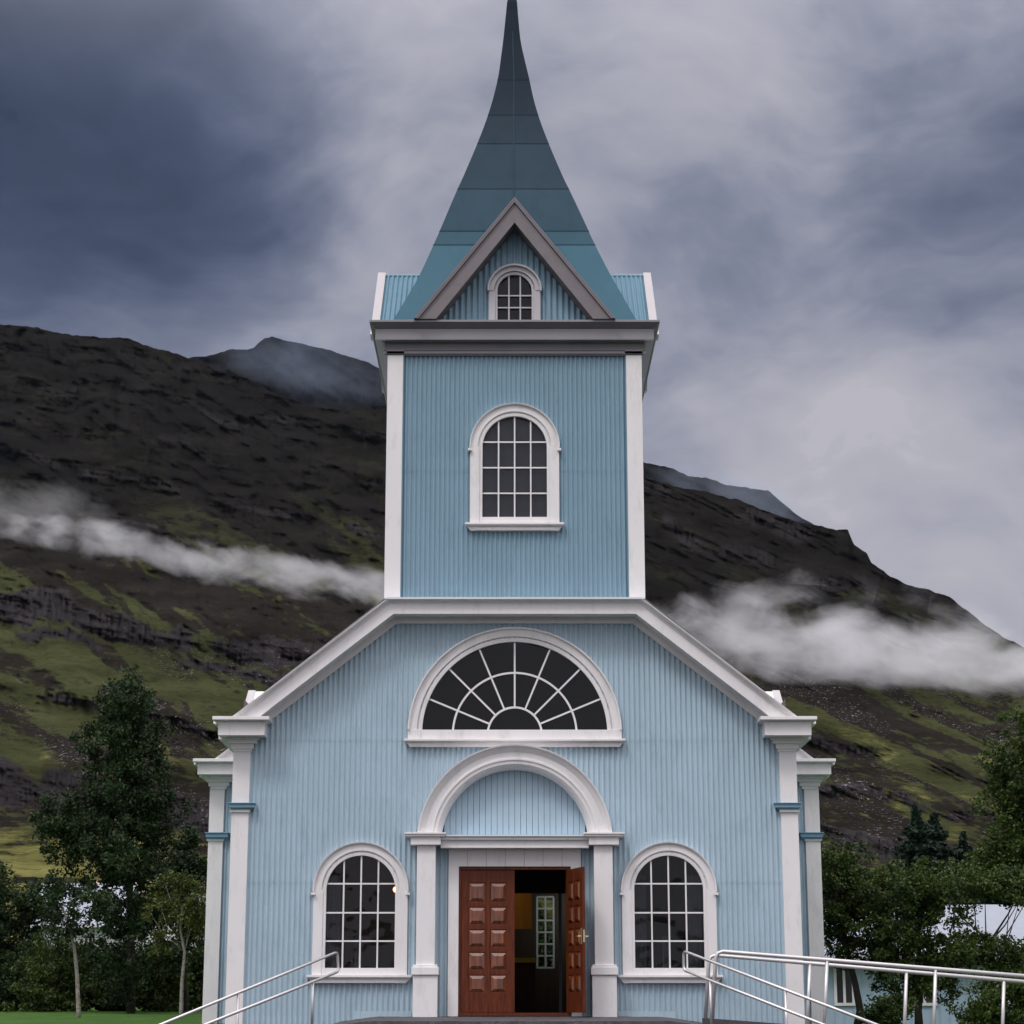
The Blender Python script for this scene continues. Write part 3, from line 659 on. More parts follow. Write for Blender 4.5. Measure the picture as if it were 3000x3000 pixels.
# spire: square, concave
raw = [(-14, 1496, 1509), (0, 1491, 1514), (28, 1487, 1517), (114, 1478, 1525), (171, 1471, 1537), (228, 1463, 1551), (307, 1443, 1569), (393, 1413, 1598), (512, 1363, 1648), (569, 1337, 1676), (663, 1296, 1719), (700, 1280, 1736), (797, 1238, 1788), (854, 1207, 1821), (936, 1156, 1866)]
sp_rows = []
for py, a, b in raw:
    h = .5
    for _ in range(20): h = H((b - a) / 2, py, TCY - h)
    sp_rows.append([h, Z(py, TCY - h), ((a + b) / 2 - 1510) * .0055 * (1 if py < 600 else .5)])
sp_rows[0][0] = .015; 
sp_rows.append([sp_rows[-1][0] + .09, ZC - .01, 0])
def spire_seg(i0, i1, name, m, push=0.0):
    mb = MB(); rows = sp_rows[i0:i1 + 1]; 
    for h, z, c in rows:
        h += push; mb.v += [(c - h, TCY - h, z), (c + h, TCY - h, z), (c + h, TCY + h, z), (c - h, TCY + h, z)]
    for i in range(len(rows) - 1):
        for k in range(4): mb.f.append((i * 4 + k, i * 4 + (k + 1) % 4, i * 4 + 4 + (k + 1) % 4, i * 4 + 4 + k))
    mb.f.append((0, 1, 2, 3))
    return mb
# split the rows at the sheet seams so each tier sits a few mm proud of the one below
def interp(zq):
    for a, b in zip(sp_rows[:-1], sp_rows[1:]):
        if a[1] >= zq >= b[1]:
            t = (a[1] - zq) / (a[1] - b[1]); return [a[0] + (b[0] - a[0]) * t, zq, a[2] + (b[2] - a[2]) * t]
seams = [14, 205, 306, 392, 530, 658, 700]
_P = np.array(sp_rows); _t = np.arange(len(_P)); _dn = []
for k in range(len(_P) - 2):                 # Catmull-Rom through the measured profile
    p0, p1, p2, p3 = _P[max(k - 1, 0)], _P[k], _P[k + 1], _P[min(k + 2, len(_P) - 2)]
    for t in (0, .25, .5, .75): _dn.append(list(.5 * ((2 * p1) + (p2 - p0) * t + (2 * p0 - 5 * p1 + 4 * p2 - p3) * t * t + (3 * p1 - p0 - 3 * p2 + p3) * t ** 3)))
sp_rows = _dn + [list(_P[-2]), list(_P[-1])]
for py in seams:
    r_ = interp(Z(py, TCY - .3 - py / 500)); sp_rows.append(r_)
sp_rows.sort(key=lambda r: -r[1])
# smooth densify
dense = []
P = np.array(sp_rows)
idx = []
for py in seams: 
    zq = Z(py, TCY - .3 - py / 500); idx.append(int(np.argmin(abs(P[:, 1] - zq))))
bounds = [0] + idx + [len(sp_rows) - 1]
spire = None
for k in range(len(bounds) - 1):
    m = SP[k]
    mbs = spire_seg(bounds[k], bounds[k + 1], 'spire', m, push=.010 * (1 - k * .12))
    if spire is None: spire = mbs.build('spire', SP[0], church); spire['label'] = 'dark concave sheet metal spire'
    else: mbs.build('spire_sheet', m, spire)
# standing seam down the middle of the front
ss = MB(); rr_ = [r for r in sp_rows if Z(600, TCY - 1) < r[1] < Z(60, TCY - .3)]
for a, b in zip(rr_[:-1], rr_[1:]):
    v = []
    for (h, z, c) in (a, b): y = TCY - h - .016; v += [(c * .6 - .014, y, z), (c * .6 + .014, y, z), (c * .6 + .014, y + .03, z), (c * .6 - .014, y + .03, z)]
    ss.add(v, [(0, 1, 5, 4), (1, 2, 6, 5), (3, 0, 4, 7)])
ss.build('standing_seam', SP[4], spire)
for py in seams[1:]:
    q_ = interp(Z(py, TCY - .3 - py / 500)); h, z, c = q_
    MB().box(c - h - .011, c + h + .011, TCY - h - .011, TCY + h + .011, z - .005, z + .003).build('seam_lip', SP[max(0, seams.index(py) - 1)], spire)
# front gable on the spire
GY = -.34
def gable(sx, T, apex_py, base_hp, Y):
    pass
ga, gb = Z(588, GY), hw(1221, 934, GY); gi_x, gi_a = hw(1278, 934, GY), Z(652, GY); zb_ = ZC + .004
dn = MB()
outer = [(gb, zb_), (0, ga), (-gb, zb_)]; inner = [(gi_x, zb_), (0, gi_a), (-gi_x, zb_)]
for sg in (-1, 1):
    poly = [(sg * gb, zb_), (0, ga), (0, gi_a), (sg * gi_x, zb_)]
    dn.prism(poly, GY, GY + .05)
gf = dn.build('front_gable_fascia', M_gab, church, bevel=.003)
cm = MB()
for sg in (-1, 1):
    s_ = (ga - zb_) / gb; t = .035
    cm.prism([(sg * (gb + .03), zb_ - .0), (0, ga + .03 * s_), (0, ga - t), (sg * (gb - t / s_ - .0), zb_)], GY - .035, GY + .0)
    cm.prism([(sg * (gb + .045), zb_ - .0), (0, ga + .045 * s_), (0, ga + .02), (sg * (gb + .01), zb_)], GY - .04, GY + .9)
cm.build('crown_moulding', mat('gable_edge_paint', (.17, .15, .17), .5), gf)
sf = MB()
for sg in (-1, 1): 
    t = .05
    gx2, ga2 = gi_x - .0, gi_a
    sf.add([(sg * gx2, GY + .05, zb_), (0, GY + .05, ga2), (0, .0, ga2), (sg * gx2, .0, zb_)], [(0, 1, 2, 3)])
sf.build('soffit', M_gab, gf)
s_i = (gi_a - zb_) / gi_x
gw_z, gw_r, gw_b = Z(853, 0), H((1560 - 1460) / 2, 870), zb_ - .02
def gwall(u):
    top = zb_ + s_i * (gi_x - abs(u)); h = arch_int(u, 0, gw_r + .03, gw_z, zb_)
    if top <= zb_: return []
    return [(h[1], top)] if h else [(zb_, top)]
corr_wall(-gi_x, gi_x, gwall, lambda u, o, z: (u, .0 - o, z), nails=False, pitch=.10, amp=.016).build('gable_wall', M_tblue, church)
gwin = MB()
gwin.arcprof(0, gw_z, [(gw_r, .045), (gw_r, -.02), (gw_r + .035, -.03), (gw_r + .04, -.01), (gw_r + .055, -.01), (gw_r + .06, -.05), (gw_r + .135, -.05), (gw_r + .14, -.10), (gw_r + .17, -.105), (gw_r + .175, 0)], a0=-.05, a1=pi + .05, n=48)
for s in (-1, 1): gwin.box(s * gw_r, s * (gw_r + .04), -.028, .045, gw_b, gw_z); gwin.box(s * (gw_r + .0395), s * (gw_r + .15), -.05, .02, gw_b, gw_z)
gwo = gwin.build('gable_window', M_gw2, church, bevel=.003)
g = MB()
for i in (1, 2): x = -gw_r + 2 * gw_r * i / 3; g.box(x - .012, x + .012, 0, .03, gw_b, gw_z + sqrt(gw_r ** 2 - x * x))
for z in (Z(866), Z(901)): g.box(-gw_r, gw_r, .002, .028, z - .011, z + .011)
g.build('glazing_bars', M_gw2, gwo)
poly = [(-gw_r, gw_b), (gw_r, gw_b)] + [(gw_r * cos(a), gw_z + gw_r * sin(a)) for a in np.linspace(0, pi, 25)]
MB().add([(p[0], .05, p[1]) for p in poly], [tuple(range(len(poly)))]).build('pane', M_glass, gwo)
MB().add([(p[0], .12, p[1]) for p in poly], [tuple(range(len(poly)))]).build('blind', M_insdark, gwo)
# dormer roofs behind the gables
dr = MB()
for sg in (-1, 1): dr.add([(sg * (gb + .03), GY, zb_), (0, GY, ga + .045), (0, TCY, ga + .045), (sg * (gb + .03), TCY, zb_)], [(0, 1, 2, 3)])
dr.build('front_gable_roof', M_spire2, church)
for sg in (-1, 1):
    xo = TX + .22; zr = Z(806, TCY); hy = (zr - zb_) / 1.02
    corr_wall(TX * .2, xo, lambda u: [(0, 1)], lambda u, o, t, sg=sg: (sg * u, TCY - hy * (1 - t) - o * .7, zb_ + (zr - zb_) * t + o * .7), nails=False, seg=6, pitch=.085).build('side_gable_roof', M_sgr, church)
    r2 = MB(); r2.add([(sg * .3, TCY, zr), (sg * xo, TCY, zr), (sg * xo, TCY + hy, zb_), (sg * .3, TCY + hy, zb_)], [(0, 1, 2, 3)]); r2.box(sg * .3, sg * xo, TCY - .03, TCY + .03, zr - .02, zr + .02); r2.build('side_gable_roof', M_blue, church)
    b = MB(); t = .26
    for s in (-1, 1):
        y1 = TCY + s * (hy + .03)
        b.add([(sg * (xo - .01), TCY, zr + .05), (sg * (xo + .13), TCY, zr + .05), (sg * (xo + .13), y1, zb_ + .03), (sg * (xo - .01), y1, zb_ + .03), (sg * (xo - .01), TCY, zr - t), (sg * (xo + .13), TCY, zr - t), (sg * (xo + .13), y1 - s * t, zb_), (sg * (xo - .01), y1 - s * t, zb_)],
              [(0, 1, 2, 3), (4, 7, 6, 5), (0, 4, 5, 1), (1, 5, 6, 2), (2, 6, 7, 3), (3, 7, 4, 0)])
    b.build('bargeboard', M_greyw, church)

# ================================================================== platform, rails
def rough_slab():
    nx, ny = 60, 10; V = []; Fc = []
    x0, x1 = -H(1508 - 955, 2985, -2), H(2085 - 1508, 2985, -2)
    for j in range(ny + 1):
        for i in range(nx + 1):
            t = i / nx; s = j / ny; x = x0 + (x1 - x0) * t; y = -.02 - s * 2.2
            edge = min(t, 1 - t) * (x1 - x0); z = -.012 - .055 * s - max(0, .6 - edge) * .14 + random.uniform(-.004, .004)
            V.append((x, y, z))
    for j in range(ny):
        for i in range(nx): a = j * (nx + 1) + i; Fc.append((a, a + 1, a + nx + 2, a + nx + 1))
    b = len(V); base = ny * (nx + 1)
    for i in range(nx + 1): V.append((V[base + i][0], -2.24 + random.uniform(-.02, .02), -.45))
    for i in range(nx): Fc.append((base + i, base + i + 1, b + i + 1, b + i))
    for side in (0, nx):
        c = len(V)
        for j in range(ny + 1): q = V[j * (nx + 1) + side]; V.append((q[0], q[1], -.45))
        for j in range(ny): Fc.append((j * (nx + 1) + side, (j + 1) * (nx + 1) + side, c + j + 1, c + j))
    m = MB(); m.v = V; m.f = Fc; return m
tag(rough_slab().build('steps', M_stone), kind='structure')
st = MB()
for k in range(5): st.box(-2.9 - .12 * k, 2.95 + .12 * k, -2.26 - .34 * (k + 1), -2.26 - .34 * k, -1.4, -.22 - .17 * k)
tag(st.build('step_flight', M_stone), kind='structure')
# stair rails
def rail(name, top0, top1, low0, low1, D0, D1, posts, label, r=.021, m=M_steel):
    """top/low rails run from the loop by the door (D0) down and outward toward the camera (D1); end points given in photo pixels"""
    a, b = np.array(at(*top0, D0)), np.array(at(*top1, D1)); c, d = np.array(at(*low0, D0)), np.array(at(*low1, D1 + .1))
    th = thing(name, (a[0], a[1], 0), label, 'handrail', 'handrails beside the church steps')
    # rounded loop between the two rails at the top
    u = (b - a) / np.linalg.norm(b - a); w_ = (d - c) / np.linalg.norm(d - c); rr = .07
    def arc(p, q, s, n=6): return [tuple((1 - t) ** 2 * p + 2 * t * (1 - t) * q + t * t * s) for t in np.linspace(0, 1, n)]
    pts = [tuple(b), tuple(a + u * rr)] + arc(a + u * rr, a, a + (c - a) / np.linalg.norm(c - a) * rr)[1:] + arc(c + (a - c) / np.linalg.norm(a - c) * rr, c, c + w_ * rr) + [tuple(d)]
    MB().tube(pts, r, 12).build('rail_tube', m, th, smooth=True)
    for (which, t) in posts:
        p = (a + (b - a) * t) if which == 'top' else (c + (d - c) * t)
        MB().tube([tuple(p), (p[0], p[1], -.9 if t > .4 else -.3)], r * .95, 12).build('post', m, th, smooth=True)
    return th
rail('stair_handrail', (988, 2789), (380, 3040), (992, 2846), (500, 3043), 30.9, 27.4, [('low', .17), ('top', .51)], 'galvanised stair handrail with looped end, left of the church door')
rail('stair_handrail', (2003, 2786), (2640, 3030), (2003, 2842), (2560, 3060), 30.9, 27.4, [('low', .155), ('top', .50)], 'galvanised stair handrail with looped end, right of the church door and nearest the camera')
def ramp(name, p0, p1, D0, D1, posts, label, mid=False, r=.030):
    a, b = np.array(at(*p0, D0)), np.array(at(*p1, D1)); u = (b - a) / np.linalg.norm(b - a)
    dn_ = np.array((-(-u[2]) * -1, 0, -abs(u[0]))); dn_ = np.array((u[2], 0, -u[0])); dn_ /= np.linalg.norm(dn_)
    if dn_[2] > 0: dn_ = -dn_
    th = thing(name, (a[0], a[1], 0), label, 'ramp rail', 'railings along the ramp right of the door')
    bend = [tuple(a + dn_ * 1.05), tuple(a + dn_ * .10), tuple(a + dn_ * .03 + u * .03), tuple(a + u * .10)]
    MB().tube(bend + [tuple(b)], r, 12).build('rail_tube', M_rampsteel, th, smooth=True)
    for t in posts:
        px, = (t,); tt = (px - p0[0]) / (p1[0] - p0[0]); tt = tt * D0 / (D1 + (D0 - D1) * tt) if D0 != D1 else tt
        p = a + (b - a) * tt; MB().tube([tuple(p), tuple(p + dn_ * 1.25)], r * .9, 12).build('post', M_rampsteel, th, smooth=True)
ramp('ramp_railing', (2098, 2786), (3300, 2884), 31.2, 31.0, [2424, 2742, 3055], 'pale ramp railing whose tube is the upper of the two, starting at the right window')
ramp('ramp_railing', (2078, 2797), (3300, 2902), 32.4, 32.4, [2374, 2657, 2942, 3230], 'pale ramp railing on the church side, whose tube is the lower of the two')
rp = MB(); a = at(2080, 2975, 31.2); b = at(3300, 3075, 31.2)
rp.add([(a[0], -2.0, -.03), (b[0], -2.0, b[2] - .0), (b[0], -.5, b[2]), (a[0], -.5, -.03), (a[0], -2.0, -1.5), (b[0], -2.0, -1.6), (b[0], -.5, -1.6), (a[0], -.5, -1.5)], [(0, 1, 2, 3), (0, 4, 5, 1), (3, 2, 6, 7), (1, 5, 6, 2), (0, 3, 7, 4)])
tag(rp.build('ramp', M_stone), kind='structure')

# ================================================================== ground
def ground_z(x, y):
    z = np.where(y < -2.3, -.3 - np.clip((-2.3 - y) / 3.0, 0, 1) * .9 - np.clip((-y - 5) / 28., 0, 1) * .35, -.3 + np.clip((y + 2.3) / 24., 0, 1) * .24)
    z = z - np.clip((x - 5) / 4., 0, 1) * np.clip((y + 12) / 6., 0, 1) * .9 * (1 - np.clip((y - 60) / 60., 0, 1))
    return z + np.clip((y - 22) / 120., 0, 1) * 2.0
def axis(lim, dense, step):
    a = np.arange(-dense, dense + step, step); o = dense * np.geomspace(1, lim / dense, 24)[1:]; return np.concatenate([-o[::-1], a, o])
gx, gy = axis(6000, 60, 1.0), axis(6000, 80, 1.0)
GX, GYY = np.meshgrid(gx, gy); GZ = ground_z(GX, GYY) + .04 * np.sin(GX * .7 + 1) * np.sin(GYY * .45)
V = np.stack([GX, GYY, GZ], -1).reshape(-1, 3); nx_ = len(gx); ny_ = len(gy)
I = (np.arange(ny_ - 1)[:, None] * nx_ + np.arange(nx_ - 1)[None]).ravel()
M_grass = mat('lawn', (.034, .080, .014), .9, spec=.1, var=.35, vs=.8, bump=.6, bs=40, dirt=(.09, .14, .02), dirtamt=.5)
tag(bigmesh('ground', V, np.stack([I, I + 1, I + nx_ + 1, I + nx_], -1), M_grass, smooth=True), kind='structure')

fy = np.concatenate([np.linspace(-700, -40, 12), np.linspace(-36, -3.2, 30)]); fx = np.linspace(-60, 60, 41); QX, QY = np.meshgrid(fx, fy); QZ = ground_z(QX, QY) + .06
ax_, ay_ = np.linspace(-6.3, 6.3, 34), np.linspace(-3.1, 5.5, 40); PX_, PY_ = np.meshgrid(ax_, ay_); PZ_ = ground_z(PX_, PY_) + .065
I = (np.arange(39)[:, None] * 34 + np.arange(33)[None]).ravel()
tag(bigmesh('path', np.stack([PX_, PY_, PZ_], -1).reshape(-1, 3), np.stack([I, I + 1, I + 35, I + 34], -1), mat('added_gravel', (.04, .038, .037), .95, var=.35, vs=6, bump=.6, bs=80), smooth=True), kind='structure')  # gravel apron added out of view to cut green bounce from the lawn
V = np.stack([QX, QY, QZ], -1).reshape(-1, 3); I = (np.arange(len(fy) - 1)[:, None] * 41 + np.arange(40)[None]).ravel()
M_added_ground = mat('added_dark_ground', (.032, .032, .034), .85, var=.25, vs=1.5, bump=.4, bs=60)
tag(bigmesh('added_forecourt', V, np.stack([I, I + 1, I + 42, I + 41], -1), M_added_ground, smooth=True), kind='structure')  # dark ground added out of view to cut bounce onto the church

# ================================================================== mountains
def vnoise(x, y, seed):
    g = np.random.default_rng(seed).random((256, 256)); xi = np.floor(x).astype(int); yi = np.floor(y).astype(int); fx = x - xi; fy = y - yi
    fx = fx * fx * (3 - 2 * fx); fy = fy * fy * (3 - 2 * fy); a = lambda i, j: g[(xi + i) % 256, (yi + j) % 256]
    return (a(0, 0) * (1 - fx) + a(1, 0) * fx) * (1 - fy) + (a(0, 1) * (1 - fx) + a(1, 1) * fx) * fy
def fbm(x, y, seed, o=5, g=.5):
    s = 0; t = 0; k = 1.
    for i in range(o): s = s + k * vnoise(x * 2 ** i, y * 2 ** i, seed + i); t += k; k *= g
    return s / t
def sst(a, b, x): t = np.clip((x - a) / (b - a), 0, 1); return t * t * (3 - 2 * t)
def mountain_mat(name, heath=(.016, .0140, .0125), rock=(.031, .028, .030), grass=(.040, .045, .019), field=(.15, .145, .05), scree=(.30, .27, .28)):
    m = bpy.data.materials.new(name); m.use_nodes = True; n = m.node_tree.nodes; l = m.node_tree.links; p = n['Principled BSDF']; p.inputs['Roughness'].default_value = .95; p.inputs['Specular IOR Level'].default_value = 0.0
    at_ = n.new('ShaderNodeVertexColor'); at_.layer_name = 'cover'; sp_ = n.new('ShaderNodeSeparateColor'); l.new(at_.outputs[0], sp_.inputs[0])
    t = n.new('ShaderNodeTexCoord')
    def nz(s, d=6, r=.65, st=(1, 1, 1)):
        mp = n.new('ShaderNodeMapping'); mp.inputs['Scale'].default_value = st; l.new(t.outputs['Object'], mp.inputs[0])
        q = n.new('ShaderNodeTexNoise'); q.inputs['Scale'].default_value = s; q.inputs['Detail'].default_value = d; q.inputs['Roughness'].default_value = r; l.new(mp.outputs[0], q.inputs['Vector']); return q.outputs['Fac']
    def mixc(f, a, b):
        x = n.new('ShaderNodeMix'); x.data_type = 'RGBA'; l.new(f, x.inputs[0])
        for i, v in ((6, a), (7, b)):
            if isinstance(v, tuple): x.inputs[i].default_value = v + (1,)
            else: l.new(v, x.inputs[i])
        return x.outputs[2]
    def thr(v, a, b, amt=1.):
        q = n.new('ShaderNodeMapRange'); q.interpolation_type = 'SMOOTHSTEP'; l.new(v, q.inputs[0]); q.inputs[1].default_value = a; q.inputs[2].default_value = b; q.inputs[4].default_value = amt; return q.outputs[0]
    fine = nz(.11, 10, .78); med = nz(.035, 6, .6)
    add = n.new('ShaderNodeMath'); add.operation = 'ADD'; l.new(sp_.outputs[0], add.inputs[0])
    s2 = n.new('ShaderNodeMath'); s2.operation = 'MULTIPLY_ADD'; l.new(fine, s2.inputs[0]); s2.inputs[1].default_value = 1.7; s2.inputs[2].default_value = -.85; l.new(s2.outputs[0], add.inputs[1])
    c = mixc(thr(add.outputs[0], .30, .62), heath, grass)
    af = n.new('ShaderNodeAttribute'); af.attribute_name = 'field'
    a4 = n.new('ShaderNodeMath'); a4.operation = 'ADD'; l.new(af.outputs['Fac'], a4.inputs[0]); l.new(s2.outputs[0], a4.inputs[1]); c = mixc(thr(a4.outputs[0], .25, .85), c, field)
    c = mixc(thr(nz(.30, 8, .8), .50, .60, .62), c, (.022, .020, .013))
    a2 = n.new('ShaderNodeMath'); a2.operation = 'ADD'; l.new(sp_.outputs[1], a2.inputs[0]); l.new(s2.outputs[0], a2.inputs[1])
    c = mixc(thr(a2.outputs[0], .4, .6), c, rock)
    vn = nz(.9, 3, .8); m3 = n.new('ShaderNodeMath'); m3.operation = 'MULTIPLY'; l.new(thr(vn, .60, .68), m3.inputs[0]); l.new(sp_.outputs[2], m3.inputs[1])
    c = mixc(m3.outputs[0], c, scree)
    v1 = n.new('ShaderNodeMapRange'); l.new(med, v1.inputs[0]); v1.inputs[1].default_value = .3; v1.inputs[2].default_value = .7; v1.inputs[3].default_value = .6; v1.inputs[4].default_value = 1.5
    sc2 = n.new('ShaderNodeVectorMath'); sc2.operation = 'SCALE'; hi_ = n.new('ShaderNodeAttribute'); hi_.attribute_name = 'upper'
    c = mixc(hi_.outputs['Fac'], c, (.0088, .0082, .0082))  # upper slopes mixed to near black: cloud shade put into the colour
    l.new(c, sc2.inputs[0]); l.new(v1.outputs[0], sc2.inputs['Scale']); l.new(sc2.outputs[0], p.inputs['Base Color'])
    b = n.new('ShaderNodeBump'); b.inputs['Strength'].default_value = .8; b.inputs['Distance'].default_value = 3.; l.new(fine, b.inputs['Height']); l.new(b.outputs[0], p.inputs['Normal'])
    return m
def el_np(py): return np.tan(TH + np.arctan((1500.0 - py) / F))
def mountain(name, ridge, Dfun, m, nrow, pxs, pyfoot=2925, seed=11, plain=False):
    rx, ry = np.array(ridge, float).T
    top = np.interp(pxs, rx, ry)
    top = top + (fbm(pxs / 90., pxs * 0 + 3.3, seed + 50, 5) - .5) * 26 + (fbm(pxs / 14., pxs * 0 + 1.3, seed + 60, 4, .6) - .5) * 7
    t = np.linspace(0, 1, nrow)[:, None]
    PY = pyfoot + (top[None] - pyfoot) * t; PX = np.broadcast_to(pxs[None], PY.shape)
    tilt = np.where(PX < 1500, .17, .30)
    B = PY - (PX - 1500) * tilt * np.where(PX < 1500, 1, 1)
    Bw = B + (fbm(PX / 160., B / 200., seed, 4) - .5) * 130
    # strata: bands of cliffs
    cl = np.zeros_like(PY)
    def band(c, wd, amp, sd, side=0):
        wd = wd * .7
        q = amp * np.exp(-((Bw - c) / wd) ** 2) * sst(.34, .62, fbm(PX / 190., PX * 0 + sd, seed + sd, 4) + .12)
        if side: q = q * (sst(1300, 1500, PX * side) if side > 0 else sst(1500, 1300, PX))
        return q
    cl = np.maximum.reduce([band(2030, 55, 1.5, 1, -1), band(2100, 30, .9, 12, -1), band(2545, 70, 1.8, 2, -1), band(1610, 28, .7, 3, -1), band(1480, 25, .6, 4, -1), band(1350, 25, .6, 5, -1), band(1240, 22, .5, 6, -1), band(2290, 22, .7, 13, -1),
                            band(2010, 30, .8, 7, 1), band(1880, 26, .9, 8, 1), band(1300, 60, 1.0, 9, 1), band(1420, 50, .8, 10, 1), band(2130, 30, 1.8, 11, 1)])
    # broken basalt steps everywhere higher up
    steps = (np.sin(Bw / 6.5 + 9 * fbm(PX / 160., B / 60., seed + 21, 4)) * .5 + .5) ** 2 * sst(2300, 1600, PY) * .55 * sst(.35, .6, fbm(PX / 60., B / 30., seed + 22, 4))
    rock = np.clip(cl, 0, 1)
    E_ = el_np(PY); D = np.zeros_like(PY)
    d0 = Dfun(0.); base = Dfun(E_)
    # steep faces: slow the growth of distance inside the cliffs
    grow = np.diff(base, axis=0); f = 1. / (1 + 5 * np.clip(cl + steps, 0, 1.3)); f = f[1:] ; gsum = np.cumsum(grow * f, 0); tot = gsum[-1:] ; want = (base[-1:] - base[:1])
    D[0] = base[0]; D[1:] = base[:1] + gsum / np.maximum(tot, 1e-3) * want
    res = D - base; W_ = max(4, nrow // 14); kk = np.ones(2 * W_ + 1) / (2 * W_ + 1)
    pad_ = np.pad(res, ((W_, W_), (0, 0)), mode='edge'); cs_ = np.cumsum(np.concatenate([np.zeros((1, res.shape[1])), pad_], 0), 0); low = (cs_[2 * W_ + 1:] - cs_[:-2 * W_ - 1]) / (2 * W_ + 1)
    D = base + (res - low) * 1.3
    # gullies, benches and lumps
    dirx = PX + np.where(PX < 1500, -1.3, -1.9) * (PY + 60 * fbm(PX / 300., PY / 300., seed + 71, 3))
    gul = np.abs(fbm(dirx / 120., PY / 500., seed + 31, 6, .55) - .5) * 2
    rel = (gul - .3) * 16 + (fbm(PX / 110., B / 24., seed + 33, 6, .5) - .5) * 13 + (fbm(PX / 30., B / 6., seed + 35, 5, .6) - .5) * 3.6
    flute = (fbm(PX / 7., PY / 60., seed + 37, 3) - .5) * 12 * rock
    amt = sst(0, .12, t) * (D / 700.)
    D = D + (rel * .8 + flute) * amt
    psi = np.arctan((1500 - PY) / F); X = CX + (PX - 1500) * D / (F * (cos(TH) - (1500 - PY) / F * sin(TH)))
    Y = D - DCAM; Zz = EYE + D * E_
    Zz[0] = -3
    V = np.stack([X, Y, Zz], -1)
    # back side so the ridge is a solid hill
    last = V[-1].copy(); b1 = last.copy(); b1[:, 1] += 250; b1[:, 2] -= 60; b2 = b1.copy(); b2[:, 1] += 500; b2[:, 2] = -5
    V = np.concatenate([V, b1[None], b2[None]], 0); nr, nc = V.shape[:2]
    I = (np.arange(nr - 1)[:, None] * nc + np.arange(nc - 1)[None]).ravel()
    o = bigmesh(name, V.reshape(-1, 3), np.stack([I, I + 1, I + nc + 1, I + nc], -1), m, smooth=True)
    # ground cover masks
    gr = sst(.40, .60, fbm(dirx / 110., PY / 150., seed + 41, 7, .6)) 
    alt = np.where(PX < 1500, sst(1300, 2000, PY - (PX) * .10 ), sst(1800, 2180, PY - (PX - 1900) * .12))
    hi = np.where(PX < 1500, sst(1200, 1700, PY), sst(1500, 1900, PY)) * .26
    grass = np.clip(.74 * np.maximum(alt, hi) + (gr - .5) * .75 + (fbm(PX / 22., B / 7., seed + 42, 5, .6) - .5) * .8, 0, 1)
    scree = sst(.50, .62, fbm(dirx / 90., PY / 160., seed + 43, 6, .6)) * sst(1750, 2050, PY) * (1 - sst(2480, 2560, PY))
    grass = grass * (1 - scree * .6)
    fld = sst(2360, 2520, PY - (PX - 1500) * 0.0) * np.where(PX < 1500, 1, .35) * sst(.35, .6, fbm(PX / 200., PY / 30., seed + 47, 5) + .08)
    fld = np.maximum(fld, .5 * sst(2040, 2200, PY) * sst(.46, .64, fbm(dirx / 110., PY / 120., seed + 49, 7, .6)) * (1 - scree) * (1 - rock))
    if plain: grass *= .2; fld *= 0; scree *= 0
    pad = lambda a: np.concatenate([a, a[-1:], a[-1:]], 0)
    colr = np.stack([pad(grass), pad(rock), pad(scree), np.ones((nr, nc))], -1).reshape(-1, 4).astype(np.float32)
    ca = o.data.color_attributes.new('cover', 'FLOAT_COLOR', 'POINT'); ca.data.foreach_set('color', colr.ravel())
    fa = o.data.attributes.new('field', 'FLOAT', 'POINT'); fa.data.foreach_set('value', pad(fld).ravel().astype(np.float32))
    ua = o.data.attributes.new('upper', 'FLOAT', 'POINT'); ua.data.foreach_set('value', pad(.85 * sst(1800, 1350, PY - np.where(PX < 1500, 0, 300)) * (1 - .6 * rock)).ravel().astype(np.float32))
    tag(o, kind='structure'); return o
pxs = np.concatenate([np.linspace(-4500, -250, 60)[:-1], np.arange(-250, 1200, 4), np.arange(1200, 1860, 16), np.arange(1860, 3250, 4), np.linspace(3250, 7500, 60)])
ridge1 = [(-4500, 1400), (-2500, 700), (-1200, 800), (0, 947), (130, 968), (250, 986), (369, 996), (480, 1020), (565, 1049), (640, 1082), (702, 1104), (833, 1156), (893, 1186), (1000, 1205), (1130, 1190), (1500, 1290), (1887, 1395), (2100, 1450), (2260, 1500), (2378, 1540), (2459, 1556), (2484, 1559), (2502, 1598), (2539, 1622), (2552, 1648), (2626, 1691), (2657, 1708), (2720, 1720), (2782, 1748), (2869, 1822), (2956, 1880), (3100, 1935), (3600, 2120), (5000, 2500), (7500, 2700)]
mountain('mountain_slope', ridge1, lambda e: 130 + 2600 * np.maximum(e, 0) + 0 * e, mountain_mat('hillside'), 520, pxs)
ridge2 = [(-2500, 2500), (-500, 1700), (300, 1200), (560, 1045), (673, 1020), (744, 1019), (775, 992), (798, 986), (880, 1002), (982, 1028), (1107, 1079), (1300, 1150), (1600, 1280), (1887, 1352), (1949, 1366), (2005, 1388), (2136, 1420), (2248, 1436), (2285, 1466), (2330, 1500), (2378, 1534), (2500, 1640), (2900, 1900), (3600, 2300), (5000, 2700)]
pxs2 = np.concatenate([np.linspace(-2500, 400, 40)[:-1], np.arange(400, 2500, 6), np.linspace(2500, 5000, 40)])
mountain('far_peak', ridge2, lambda e: 1500 + 1500 * np.maximum(e, 0), mountain_mat('far_rock', heath=(.012, .015, .026), rock=(.02, .024, .038)), 200, pxs2, pyfoot=2700, seed=90, plain=True)  # bluish rock tones: distance haze put into the colour

